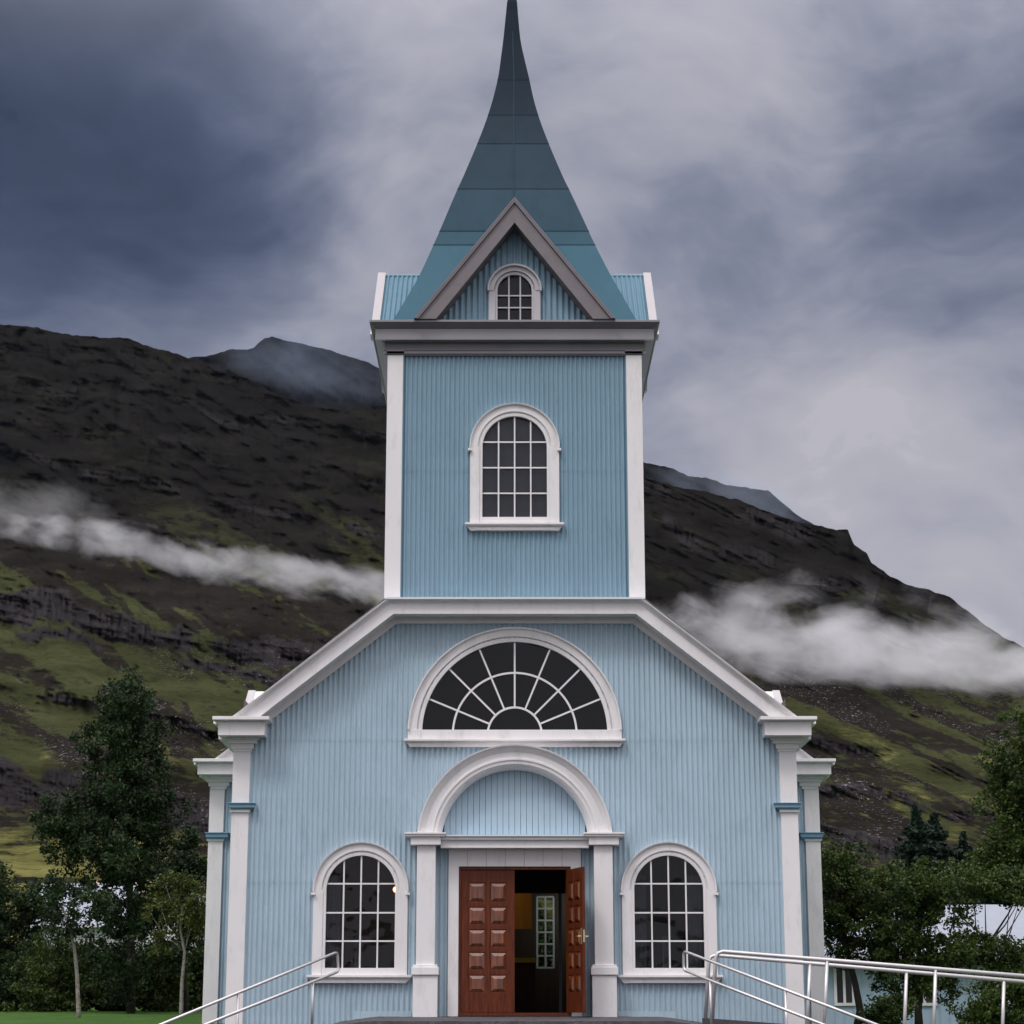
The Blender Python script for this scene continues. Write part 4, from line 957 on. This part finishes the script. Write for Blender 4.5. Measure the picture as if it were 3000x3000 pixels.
# ================================================================== trees
def leaf_mat(name, col, col2, tr=.25):
    m = bpy.data.materials.new(name); m.use_nodes = True; n = m.node_tree.nodes; l = m.node_tree.links; p = n['Principled BSDF']; p.inputs['Roughness'].default_value = .6; p.inputs['Specular IOR Level'].default_value = .25
    g = n.new('ShaderNodeNewGeometry'); t = n.new('ShaderNodeTexCoord')
    nz = n.new('ShaderNodeTexNoise'); nz.inputs['Scale'].default_value = .9; nz.inputs['Detail'].default_value = 3; l.new(t.outputs['Object'], nz.inputs['Vector'])
    a = n.new('ShaderNodeMath'); a.operation = 'MULTIPLY_ADD'; l.new(g.outputs['Random Per Island'], a.inputs[0]); a.inputs[1].default_value = .5; l.new(nz.outputs[0], a.inputs[2])
    mr = n.new('ShaderNodeMapRange'); l.new(a.outputs[0], mr.inputs[0]); mr.inputs[1].default_value = .4; mr.inputs[2].default_value = 1.05
    mx = n.new('ShaderNodeMix'); mx.data_type = 'RGBA'; l.new(mr.outputs[0], mx.inputs[0]); mx.inputs[6].default_value = col + (1,); mx.inputs[7].default_value = col2 + (1,)
    l.new(mx.outputs[2], p.inputs['Base Color'])
    tl_ = n.new('ShaderNodeBsdfTranslucent'); l.new(mx.outputs[2], tl_.inputs[0]); ms = n.new('ShaderNodeMixShader'); ms.inputs[0].default_value = tr
    l.new(p.outputs[0], ms.inputs[1]); l.new(tl_.outputs[0], ms.inputs[2]); l.new(ms.outputs[0], n['Material Output'].inputs[0])
    return m
M_leaf = leaf_mat('dark_leaves', (.006, .014, .005), (.024, .050, .012))
M_leafg = leaf_mat('green_leaves', (.008, .020, .005), (.058, .092, .014))
M_leafy = leaf_mat('yellow_green_leaves', (.028, .042, .008), (.10, .12, .02))
M_needle = leaf_mat('needles', (.006, .014, .010), (.016, .034, .02), .1)
M_bark = mat('dark_bark', (.035, .028, .022), .9, var=.4, vs=6)
def birch_mat():
    m = mat('birch_bark', (.24, .22, .19), .85, var=.4, vs=5, vstretch=(1, 1, 2.2), dirt=(.02, .018, .016), dirtamt=1.6); return m
M_birch = birch_mat()
def leaf_cloud(centres, radii, n_per, size, r_=rng, squash=.8):
    """leaf quads in clumps"""
    C = np.repeat(np.asarray(centres), n_per, 0); Rr = np.repeat(np.asarray(radii), n_per)
    n = len(C); d = r_.normal(size=(n, 3)); d /= np.linalg.norm(d, axis=1)[:, None]
    P_ = C + d * (Rr * r_.random(n) ** .5)[:, None] * np.array([1, 1, squash])
    a = r_.normal(size=(n, 3)); a /= np.linalg.norm(a, axis=1)[:, None]; b = np.cross(a, r_.normal(size=(n, 3))); b /= np.linalg.norm(b, axis=1)[:, None]
    s = size * (.6 + .8 * r_.random(n))[:, None]; a = a * s; b = b * s * .62
    V = np.stack([P_ - a, P_ - b * .9 + a * .1, P_ + a, P_ + b * .9 - a * .1], 1).reshape(-1, 3)
    return V, np.arange(4 * n).reshape(-1, 4)
def crown_points(shape, n, r_):
    """shape: list of ellipsoids (c, radii, weight); clump centres biased to the shell"""
    out = []; rad = []
    wts = np.array([s[2] for s in shape], float); wts /= wts.sum()
    for (c, e, _), k in zip(shape, (wts * n).astype(int) + 1):
        d = r_.normal(size=(k, 3)); d /= np.linalg.norm(d, axis=1)[:, None]; q = (.35 + .7 * r_.random(k)) ** .7
        ph = r_.random(3) * 6.28; az = np.arctan2(d[:, 1], d[:, 0]); q = q * (1 + .20 * np.sin(3 * az + ph[0]) + .18 * np.sin(5 * d[:, 2] + ph[1] + 2 * az)) * np.where(r_.random(k) < .10, 1.3, 1)
        out.append(np.array(c) + d * q[:, None] * np.array(e)); rad.append(np.full(k, 1.))
    return np.concatenate(out), np.concatenate(rad)
def tree(name, x, y, trunk, shape, label, cat, group, mleaf, mbark, clumps, per, crad, size, seed, tr=.12, limbs=14, lk=.32):
    r_ = np.random.default_rng(seed); z0 = float(ground_z(np.array(x), np.array(y)))
    th = thing(name, (x, y, z0), label, cat, group)
    C, _ = crown_points(shape, clumps, r_)
    C[:, 2] = np.maximum(C[:, 2], z0 + .15)
    rad = crad * (.55 + .8 * r_.random(len(C)))
    V, Fq = leaf_cloud(C, rad, per, size, r_)
    bigmesh('crown', V, Fq, mleaf, th)
    mb = MB(); mb.tube(trunk, tr, 10, tr * .35)
    T = np.array(trunk)
    sel = C[r_.choice(len(C), min(limbs, len(C)), replace=False)]
    for c in sel:
        k = int(r_.integers(max(1, len(T) // 2), len(T))); s = T[k]; mid = (s + c) / 2 + r_.normal(size=3) * .12 + np.array([0, 0, -.1])
        if c[2] < s[2]: continue
        mb.tube([tuple(s), tuple(mid), tuple(c)], tr * lk, 6, tr * .05)
    mb.build('trunk', mbark, th, smooth=True)
    return th
def ell(px, py, D, rx, ry, w=1., ryd=None):  # crown lobe given by its place in the view and radii in photo pixels
    c = at(px, py, D); k = D / F; return (c, (rx * k, (ryd if ryd else (rx)) * k, ry * k), w)
TG = 'trees on the lawn left of the church'; TR_ = 'trees right of the church'
def base(px, D): return at(px, 2950, D)[:2]
def trunkline(pts, D): return [at(px, py, D) for px, py in pts]
# left side
Dl = 57
x, y = base(385, Dl)[0], Dl - DCAM
tree('broadleaf_tree', x, y, [(x, y, -.2)] + trunkline([(385, 2800), (380, 2600), (370, 2400), (365, 2200), (362, 2050)], Dl),
     [ell(372, 2050, Dl, 75, 80, .7), ell(330, 2190, Dl, 100, 100, 1.0), ell(420, 2180, Dl, 60, 110, .6), ell(375, 2330, Dl, 130, 120, 1.5), ell(255, 2400, Dl, 70, 70, .5), ell(165, 2400, Dl, 55, 60, .3), ell(190, 2470, Dl, 70, 50, .3), ell(440, 2380, Dl, 80, 120, .8), ell(340, 2490, Dl, 165, 110, 1.9), ell(400, 2620, Dl, 170, 110, 1.8), ell(390, 2780, Dl, 160, 120, 1.4)],
     'tallest dark leafy tree, left of the church, its crown rising against the hillside', 'tree', TG, M_leaf, M_bark, 760, 75, .28, .052, 1)
x, y = base(540, 60)[0], 60 - DCAM
tree('broadleaf_tree', x, y, [(x, y, -.2)] + trunkline([(540, 2800), (545, 2600), (552, 2480)], 60),
     [ell(556, 2480, 60, 22, 50, .3), ell(540, 2550, 60, 60, 60, 1), ell(575, 2560, 60, 35, 45, .4), ell(500, 2640, 60, 75, 70, 1), ell(560, 2700, 60, 60, 60, .6)],
     'small dark tree with a pointed top just left of the church corner', 'tree', TG, M_leaf, M_bark, 170, 75, .26, .055, 2)
x, y = at(232, 2990, 50)[:2]
tree('birch_tree', x, y, [(x, y, -.3)] + trunkline([(230, 2960), (226, 2860), (218, 2780), (205, 2720), (180, 2650)], 50),
     [ell(205, 2640, 50, 90, 60, 1), ell(280, 2650, 50, 60, 60, .6), ell(150, 2610, 50, 50, 40, .5), ell(190, 2710, 50, 70, 45, .6)],
     'slim birch with a white trunk and sparse crown, leftmost pale trunk', 'tree', 'birches with white trunks', M_leaf, M_birch, 75, 60, .24, .045, 3, tr=.062, limbs=9, lk=.22)
x, y = at(531, 2990, 50)[:2]
tree('birch_tree', x, y, [(x, y, -.3)] + trunkline([(531, 2960), (533, 2880), (541, 2790), (528, 2720), (533, 2660)], 50),
     [ell(545, 2640, 50, 55, 75, 1), ell(470, 2680, 50, 55, 60, .7), ell(585, 2710, 50, 30, 70, .6), ell(500, 2590, 50, 40, 45, .5), ell(480, 2760, 50, 40, 40, .3)],
     'slim birch with yellowish leaves and a crooked pale trunk beside the church', 'tree', 'birches with white trunks', M_leafy, M_birch, 62, 44, .22, .045, 4, tr=.058, limbs=8, lk=.22)
bush = [(45, 2700, 62, 100, 130, 'dark rounded bush at the left edge of the lawn'), (-60, 2650, 60, 90, 120, 'dark bush partly cut off by the left edge'), (150, 2860, 58, 110, 110, 'low green bush behind the left birch trunk'), (300, 2880, 60, 100, 100, 'low dark bush under the tallest tree'), (455, 2860, 60, 90, 115, 'olive green bush between the two pale trunks'), (570, 2850, 62, 75, 130, 'dark green bush touching the church corner'), (20, 2880, 60, 120, 110, 'very dark low bush at the bottom left corner')]
for i, (px, py, D, rx, ry, lab) in enumerate(bush):
    x, y = base(px, D)[0], D - DCAM
    tree('bush', x, y, [(x, y, -.2), (x, y, .4), (x + .05, y, .9)], [ell(px, py, D, rx, ry, 1), ell(px, py + 50, D, rx * 1.1, ry * .8, 1), ell(px + rx * .5, py - ry * .4, D, rx * .45, ry * .5, .4)], lab, 'bush', 'bushes along the back of the left lawn', M_leafg if i in (2, 4, 5) else M_leaf, M_bark, 150, 75, .26, .05, 20 + i, tr=.05, limbs=8)
# hedge mass further back
hx = []
for k in range(26): hx.append(ell(-250 + k * 36, 2870 + random.uniform(-25, 40), 68, 45, 80, 1))
C, _ = crown_points(hx, 700, rng); C[:, 2] = np.maximum(C[:, 2], -.05); V, Fq = leaf_cloud(C, .3 * np.ones(len(C)), 60, .07, rng)
o = bigmesh('hedge', V, Fq, M_leaf); tag(o, 'dark dense hedge running behind the trees on the left lawn', 'hedge')
C, _ = crown_points([((.8 + .9 * k, NEnd + 4.5, 1.1), (1.0, .8, 1.6), 1) for k in range(-2, 3)], 260, rng); V, Fq = leaf_cloud(C, .3 * np.ones(len(C)), 60, .07, rng)
o = bigmesh('shrub', V, Fq, M_leafg); tag(o, 'green shrubs behind the church, glimpsed through the open door and far window', 'shrub')
# right side
def rt_(name, px, D, tl, shape, lab, cat, m, cl, per, crad, size, seed, tr=.12, limbs=14, group=TR_):
    x, y = base(px, D)[0], D - DCAM
    return tree(name, x, y, [(x, y, -.3)] + trunkline(tl, D), shape, lab, cat, group, m, M_bark, cl, per, crad, size, seed, tr, limbs)
rt_('broadleaf_tree', 3060, 60, [(3060, 2800), (3060, 2500), (3050, 2200)], [ell(3030, 2170, 60, 75, 110, .8), ell(2985, 2310, 60, 100, 110, 1.3), ell(3040, 2450, 60, 130, 110, 1.4), ell(2960, 2510, 60, 100, 60, .8), ell(3090, 2560, 60, 140, 90, 1.0), ell(2900, 2560, 60, 60, 50, .4)],
    'tall bushy tree cut by the right edge of the view', 'tree', M_leafg, 620, 75, .30, .055, 41)
rt_('broadleaf_tree', 2510, 48, [(2520, 2960), (2505, 2880), (2480, 2780), (2440, 2700), (2420, 2640)], [ell(2455, 2540, 48, 75, 85, 1), ell(2520, 2600, 48, 80, 80, 1), ell(2470, 2650, 48, 70, 60, .7), ell(2560, 2690, 48, 80, 80, 1), ell(2460, 2770, 48, 55, 60, .5), ell(2560, 2790, 48, 70, 60, .6), ell(2440, 2700, 48, 45, 50, .4)],
    'light green tree with a forked leaning trunk beside the church corner', 'tree', M_leafg, 260, 70, .22, .042, 42, tr=.10, limbs=24)
rt_('broadleaf_tree', 2690, 47, [(2690, 2960), (2700, 2860), (2690, 2760), (2700, 2680)], [ell(2660, 2610, 47, 100, 75, 1.2), ell(2740, 2640, 47, 85, 70, 1), ell(2620, 2720, 47, 85, 80, 1), ell(2700, 2790, 47, 100, 70, .9), ell(2790, 2800, 47, 65, 45, .35), ell(2620, 2860, 47, 75, 70, .55), ell(2760, 2860, 47, 70, 70, .35), ell(2690, 2880, 47, 60, 60, .3)],
    'dark spreading tree in the middle in front of the blue house', 'tree', M_leafg, 380, 70, .22, .042, 43, tr=.10, limbs=26)
rt_('broadleaf_tree', 2900, 52, [(2900, 2960), (2905, 2860), (2900, 2760)], [ell(2930, 2800, 52, 100, 55, 1), ell(2860, 2590, 52, 100, 60, .9), ell(2960, 2600, 52, 90, 60, .9), ell(2840, 2760, 52, 60, 60, .4), ell(2960, 2870, 52, 90, 60, .5)],
    'dark tree over the right part of the house roof, behind the ramp', 'tree', M_leafg, 250, 70, .24, .045, 44, tr=.10, limbs=20)
rt_('bush', 2930, 46, [(2930, 2990), (2930, 2950)], [ell(2940, 2940, 46, 110, 80, 1), ell(3000, 2900, 46, 70, 70, .6), ell(2870, 2990, 46, 60, 50, .5)], 'round green bush behind the ramp railing at the right edge', 'bush', M_leafg, 160, 75, .22, .042, 45, tr=.05, limbs=6, group='bushes by the ramp')
rt_('bush', 2590, 45, [(2590, 3010), (2590, 2980)], [ell(2590, 2975, 45, 60, 55, 1), ell(2640, 2940, 45, 40, 40, .4)], 'low leafy shrub in front of the blue house wall, beneath the forked tree', 'bush', M_leafg, 60, 60, .2, .042, 46, tr=.04, limbs=6, group='bushes by the ramp')
def conifer(px, py_top, D, wpx, lab, seed):
    r_ = np.random.default_rng(seed); x, y, zt_ = at(px, py_top, D); z0 = float(ground_z(np.array(x), np.array(y))); h = zt_ - z0; k = D / F; W = wpx * k
    th = thing('spruce_tree', (x, y, z0), lab, 'tree', 'dark spruces behind the blue house')
    P0 = []; 
    for i in range(1500):
        t = r_.random() ** .6; a = r_.random() * 2 * pi; z = zt_ - t * h * .75; L_ = (W * t * 1.5 + .05) * (.75 + .5 * r_.random()) * (0.8 + .35 * sin(t * 60))
        for q in np.linspace(.15, 1, 12): P0.append((x + L_ * q * cos(a), y + L_ * q * sin(a), z - .28 * L_ * q + .10 * L_ * q * q))
    C = np.array(P0); V, Fq = leaf_cloud(C, .10 * np.ones(len(C)), 5, .085, r_, .6); bigmesh('crown', V, Fq, M_needle, th)
    MB().tube([(x, y, z0 - .3), (x, y, z0 + h * .5), (x, y, zt_ - .1)], .13, 8, .03).build('trunk', M_bark, th)
conifer(2683, 2362, 84, 150, 'tallest dark spruce with a pointed top', 61); conifer(2735, 2378, 86, 130, 'dark spruce close beside the tallest one', 62); conifer(2822, 2440, 88, 140, 'shorter spruce on the right of the pair', 63)

# ================================================================== houses
M_hblue = mat('house_blue', (.27, .36, .45), .6, var=.06); M_hroof = mat('house_roof', (.21, .235, .285), .5, var=.08); M_hwhite = mat('house_white', (.55, .54, .56), .6); M_pink = mat('house_roof_red', (.50, .30, .27), .7); M_hdark = mat('house_glass_dark', (.02, .022, .025), .15)
def house(name, px0, px1, D, py_eave, py_ridge, depth, mw, mr, wins, label, vertical=True):
    x0, x1 = at(px0, 2900, D)[0], at(px1, 2900, D)[0]; Y = D - DCAM; ze = Z(py_eave, Y); zr = Z(py_ridge, Y + depth / 2)
    th = thing(name, ((x0 + x1) / 2, Y, -.3), label, 'house', 'houses behind the trees')
    wl = MB().box(x0, x1, Y, Y + depth, -.6, ze)
    n = int((x1 - x0) / .3)
    for k in range(n + 1): wl.box(x0 + k * .3 - .008, x0 + k * .3 + .008, Y - .018, Y - .0005, -.6, ze - .01)
    for xx in (x0, x1): wl.add([(xx, Y, ze), (xx, Y + depth, ze), (xx, Y + depth / 2, zr - .05)], [(0, 1, 2)])
    wl.build('wall', mw, th)
    rf = MB()
    for s in (0, 1):
        ya = Y - .4 if s == 0 else Y + depth + .4
        rf.add([(x0 - .3, ya, ze - .12), (x1 + .3, ya, ze - .12), (x1 + .3, Y + depth / 2, zr), (x0 - .3, Y + depth / 2, zr), (x0 - .3, ya, ze - .24), (x1 + .3, ya, ze - .24), (x1 + .3, Y + depth / 2, zr - .12), (x0 - .3, Y + depth / 2, zr - .12)],
               [(0, 1, 2, 3), (4, 7, 6, 5), (0, 4, 5, 1), (1, 5, 6, 2), (3, 2, 6, 7), (0, 3, 7, 4)])
    r_o = rf.build('roof', mr, th)
    MB().box(x0 - .3, x1 + .3, Y - .5, Y - .405, ze - .26, ze - .13).build('gutter', M_hwhite, r_o)
    for (a, b, t, bt) in wins:
        xa, xb = at(a, t, D)[0], at(b, t, D)[0]; z1, z0 = Z(t, Y), Z(bt, Y)
        f = MB().box(xa - .09, xa, Y - .06, Y, z0 - .09, z1 + .09).box(xb, xb + .09, Y - .06, Y, z0 - .09, z1 + .09).box(xa, xb, Y - .06, Y, z1, z1 + .09).box(xa, xb, Y - .06, Y, z0 - .09, z0).box((xa + xb) / 2 - .04, (xa + xb) / 2 + .04, Y - .05, Y, z0, z1)
        fo = f.build('window', M_hwhite, th); MB().box(xa, xb, Y - .03, Y - .02, z0, z1).build('pane', M_hdark, fo)
    return th
house('house', 2330, 3500, 66, 2792, 2650, 9, M_hblue, M_hroof, [(2448, 2492, 2815, 2938), (2676, 2730, 2815, 2938), (2895, 2940, 2805, 2938), (3060, 3110, 2805, 2938)], 'long blue house with a pale metal roof behind the trees on the right')
house('house', 60, 330, 118, 2705, 2588, 9, M_hwhite, M_hroof, [(90, 120, 2735, 2765), (180, 205, 2735, 2765), (250, 270, 2740, 2765)], 'pale grey house seen through the birches on the left')
house('house', 235, 560, 150, 2610, 2582, 8, M_hwhite, M_pink, [(300, 330, 2640, 2680), (420, 445, 2640, 2680)], 'white house with a reddish roof, farther off behind the tall left tree')

# ================================================================== mist and haze
def mist(name, pa, pb, D, thick, depth, dens, label, nscale, thr_=.42, fall=1.0, seed=0., col=(.90, .90, .94)):
    a, b = np.array(at(*pa, D)), np.array(at(*pb, D)); c = (a + b) / 2; Lh = np.linalg.norm(b - a) / 2; ang = math.atan2(b[2] - a[2], b[0] - a[0]); tk = thick * D / F
    me = MB(); me.box(-1, 1, -1, 1, -1, 1); o = me.build(name, None)
    o.scale = (Lh, depth / 2, tk / 2); o.location = tuple(c); o.rotation_euler = (0, -ang, 0)
    m = bpy.data.materials.new(name); m.use_nodes = True; n = m.node_tree.nodes; l = m.node_tree.links; n.clear()
    out = n.new('ShaderNodeOutputMaterial'); pv = n.new('ShaderNodeVolumePrincipled'); pv.inputs['Color'].default_value = col + (1,); pv.inputs['Anisotropy'].default_value = .0
    t = n.new('ShaderNodeTexCoord'); sp_ = n.new('ShaderNodeSeparateXYZ'); l.new(t.outputs['Object'], sp_.inputs[0])
    mth = lambda op, a, b=None, cl=False: math_n(op, a, b, nodes=n, links=l, clamp=cl)
    mp = n.new('ShaderNodeMapping'); mp.inputs['Scale'].default_value = (Lh / tk * 1.0, depth / tk * .35, .9); mp.inputs['Location'].default_value = (seed, seed * 1.7, 0); l.new(t.outputs['Object'], mp.inputs[0])
    nz = n.new('ShaderNodeTexNoise'); nz.inputs['Scale'].default_value = nscale; nz.inputs['Detail'].default_value = 8; nz.inputs['Roughness'].default_value = .64; nz.inputs['Distortion'].default_value = .3; l.new(mp.outputs[0], nz.inputs['Vector'])
    # rounded falloff towards the faces of the box
    X2 = mth('POWER', mth('ABSOLUTE', sp_.outputs[0]), 3.0); Y2 = mth('MULTIPLY', sp_.outputs[1], sp_.outputs[1])
    up_ = mth('MULTIPLY', mth('MAXIMUM', sp_.outputs[2], 0.), 1.0); dn2 = mth('MULTIPLY', mth('MINIMUM', sp_.outputs[2], 0.), 1.25)
    Z2 = mth('POWER', mth('ABSOLUTE', mth('ADD', up_, dn2)), 2.0)
    fo = mth('SUBTRACT', 1.0, mth('ADD', mth('ADD', X2, Y2), Z2))
    v = mth('ADD', mth('MULTIPLY', mth('SUBTRACT', nz.outputs['Fac'], .5), 2.6), mth('MULTIPLY', fo, fall))
    v = mth('MULTIPLY', mth('SUBTRACT', v, thr_), 1.6, True)
    v = mth('MULTIPLY', v, mth('MULTIPLY', fo, 3.0, True)); v = mth('MULTIPLY', v, dens)
    l.new(v, pv.inputs['Density']); l.new(pv.outputs[0], out.inputs['Volume']); o.data.materials.clear(); o.data.materials.append(m)
    return tag(o, kind='stuff')
mist('mist_bank', (-420, 1455), (1750, 1850), 560, 190, 36, .050, '', 1.35, .60)
mist('mist_bank', (-700, 1400), (480, 1540), 545, 260, 30, .016, '', 1.1, .62, seed=5)
mist('mist_bank', (1650, 1800), (3700, 2075), 520, 330, 70, .038, '', 1.7, .44, seed=2)
mist('mist_wisp', (2000, 1730), (2480, 1760), 540, 130, 20, .03, '', 1.1, .55, seed=21)
mist('mist_wisp', (2150, 1680), (2700, 1790), 560, 170, 20, .03, '', 1.0, .75, seed=7)
mist('mist_wisp', (2560, 1720), (3000, 1860), 560, 170, 20, .03, '', 1.0, .70, seed=9)
mist('mist_wisp', (1850, 1400), (2420, 1500), 900, 230, 60, .0055, '', 1.0, .30, seed=12, col=(.66, .76, .95))
mist('mist_wisp', (620, 1030), (1250, 1130), 1250, 300, 90, .0032, '', 1.2, .38, seed=15, col=(.60, .72, .98))
hz_ = MB().box(-3500, 3500, -120, 3300, -8, 1500).build('haze', None); hm = bpy.data.materials.new('haze'); hm.use_nodes = True; n = hm.node_tree.nodes; l = hm.node_tree.links; n.clear()
out = n.new('ShaderNodeOutputMaterial'); pv = n.new('ShaderNodeVolumePrincipled'); pv.inputs['Color'].default_value = (.66, .78, 1, 1); pv.inputs['Density'].default_value = .000009; l.new(pv.outputs[0], out.inputs['Volume']); hz_.data.materials.append(hm); tag(hz_, kind='stuff')
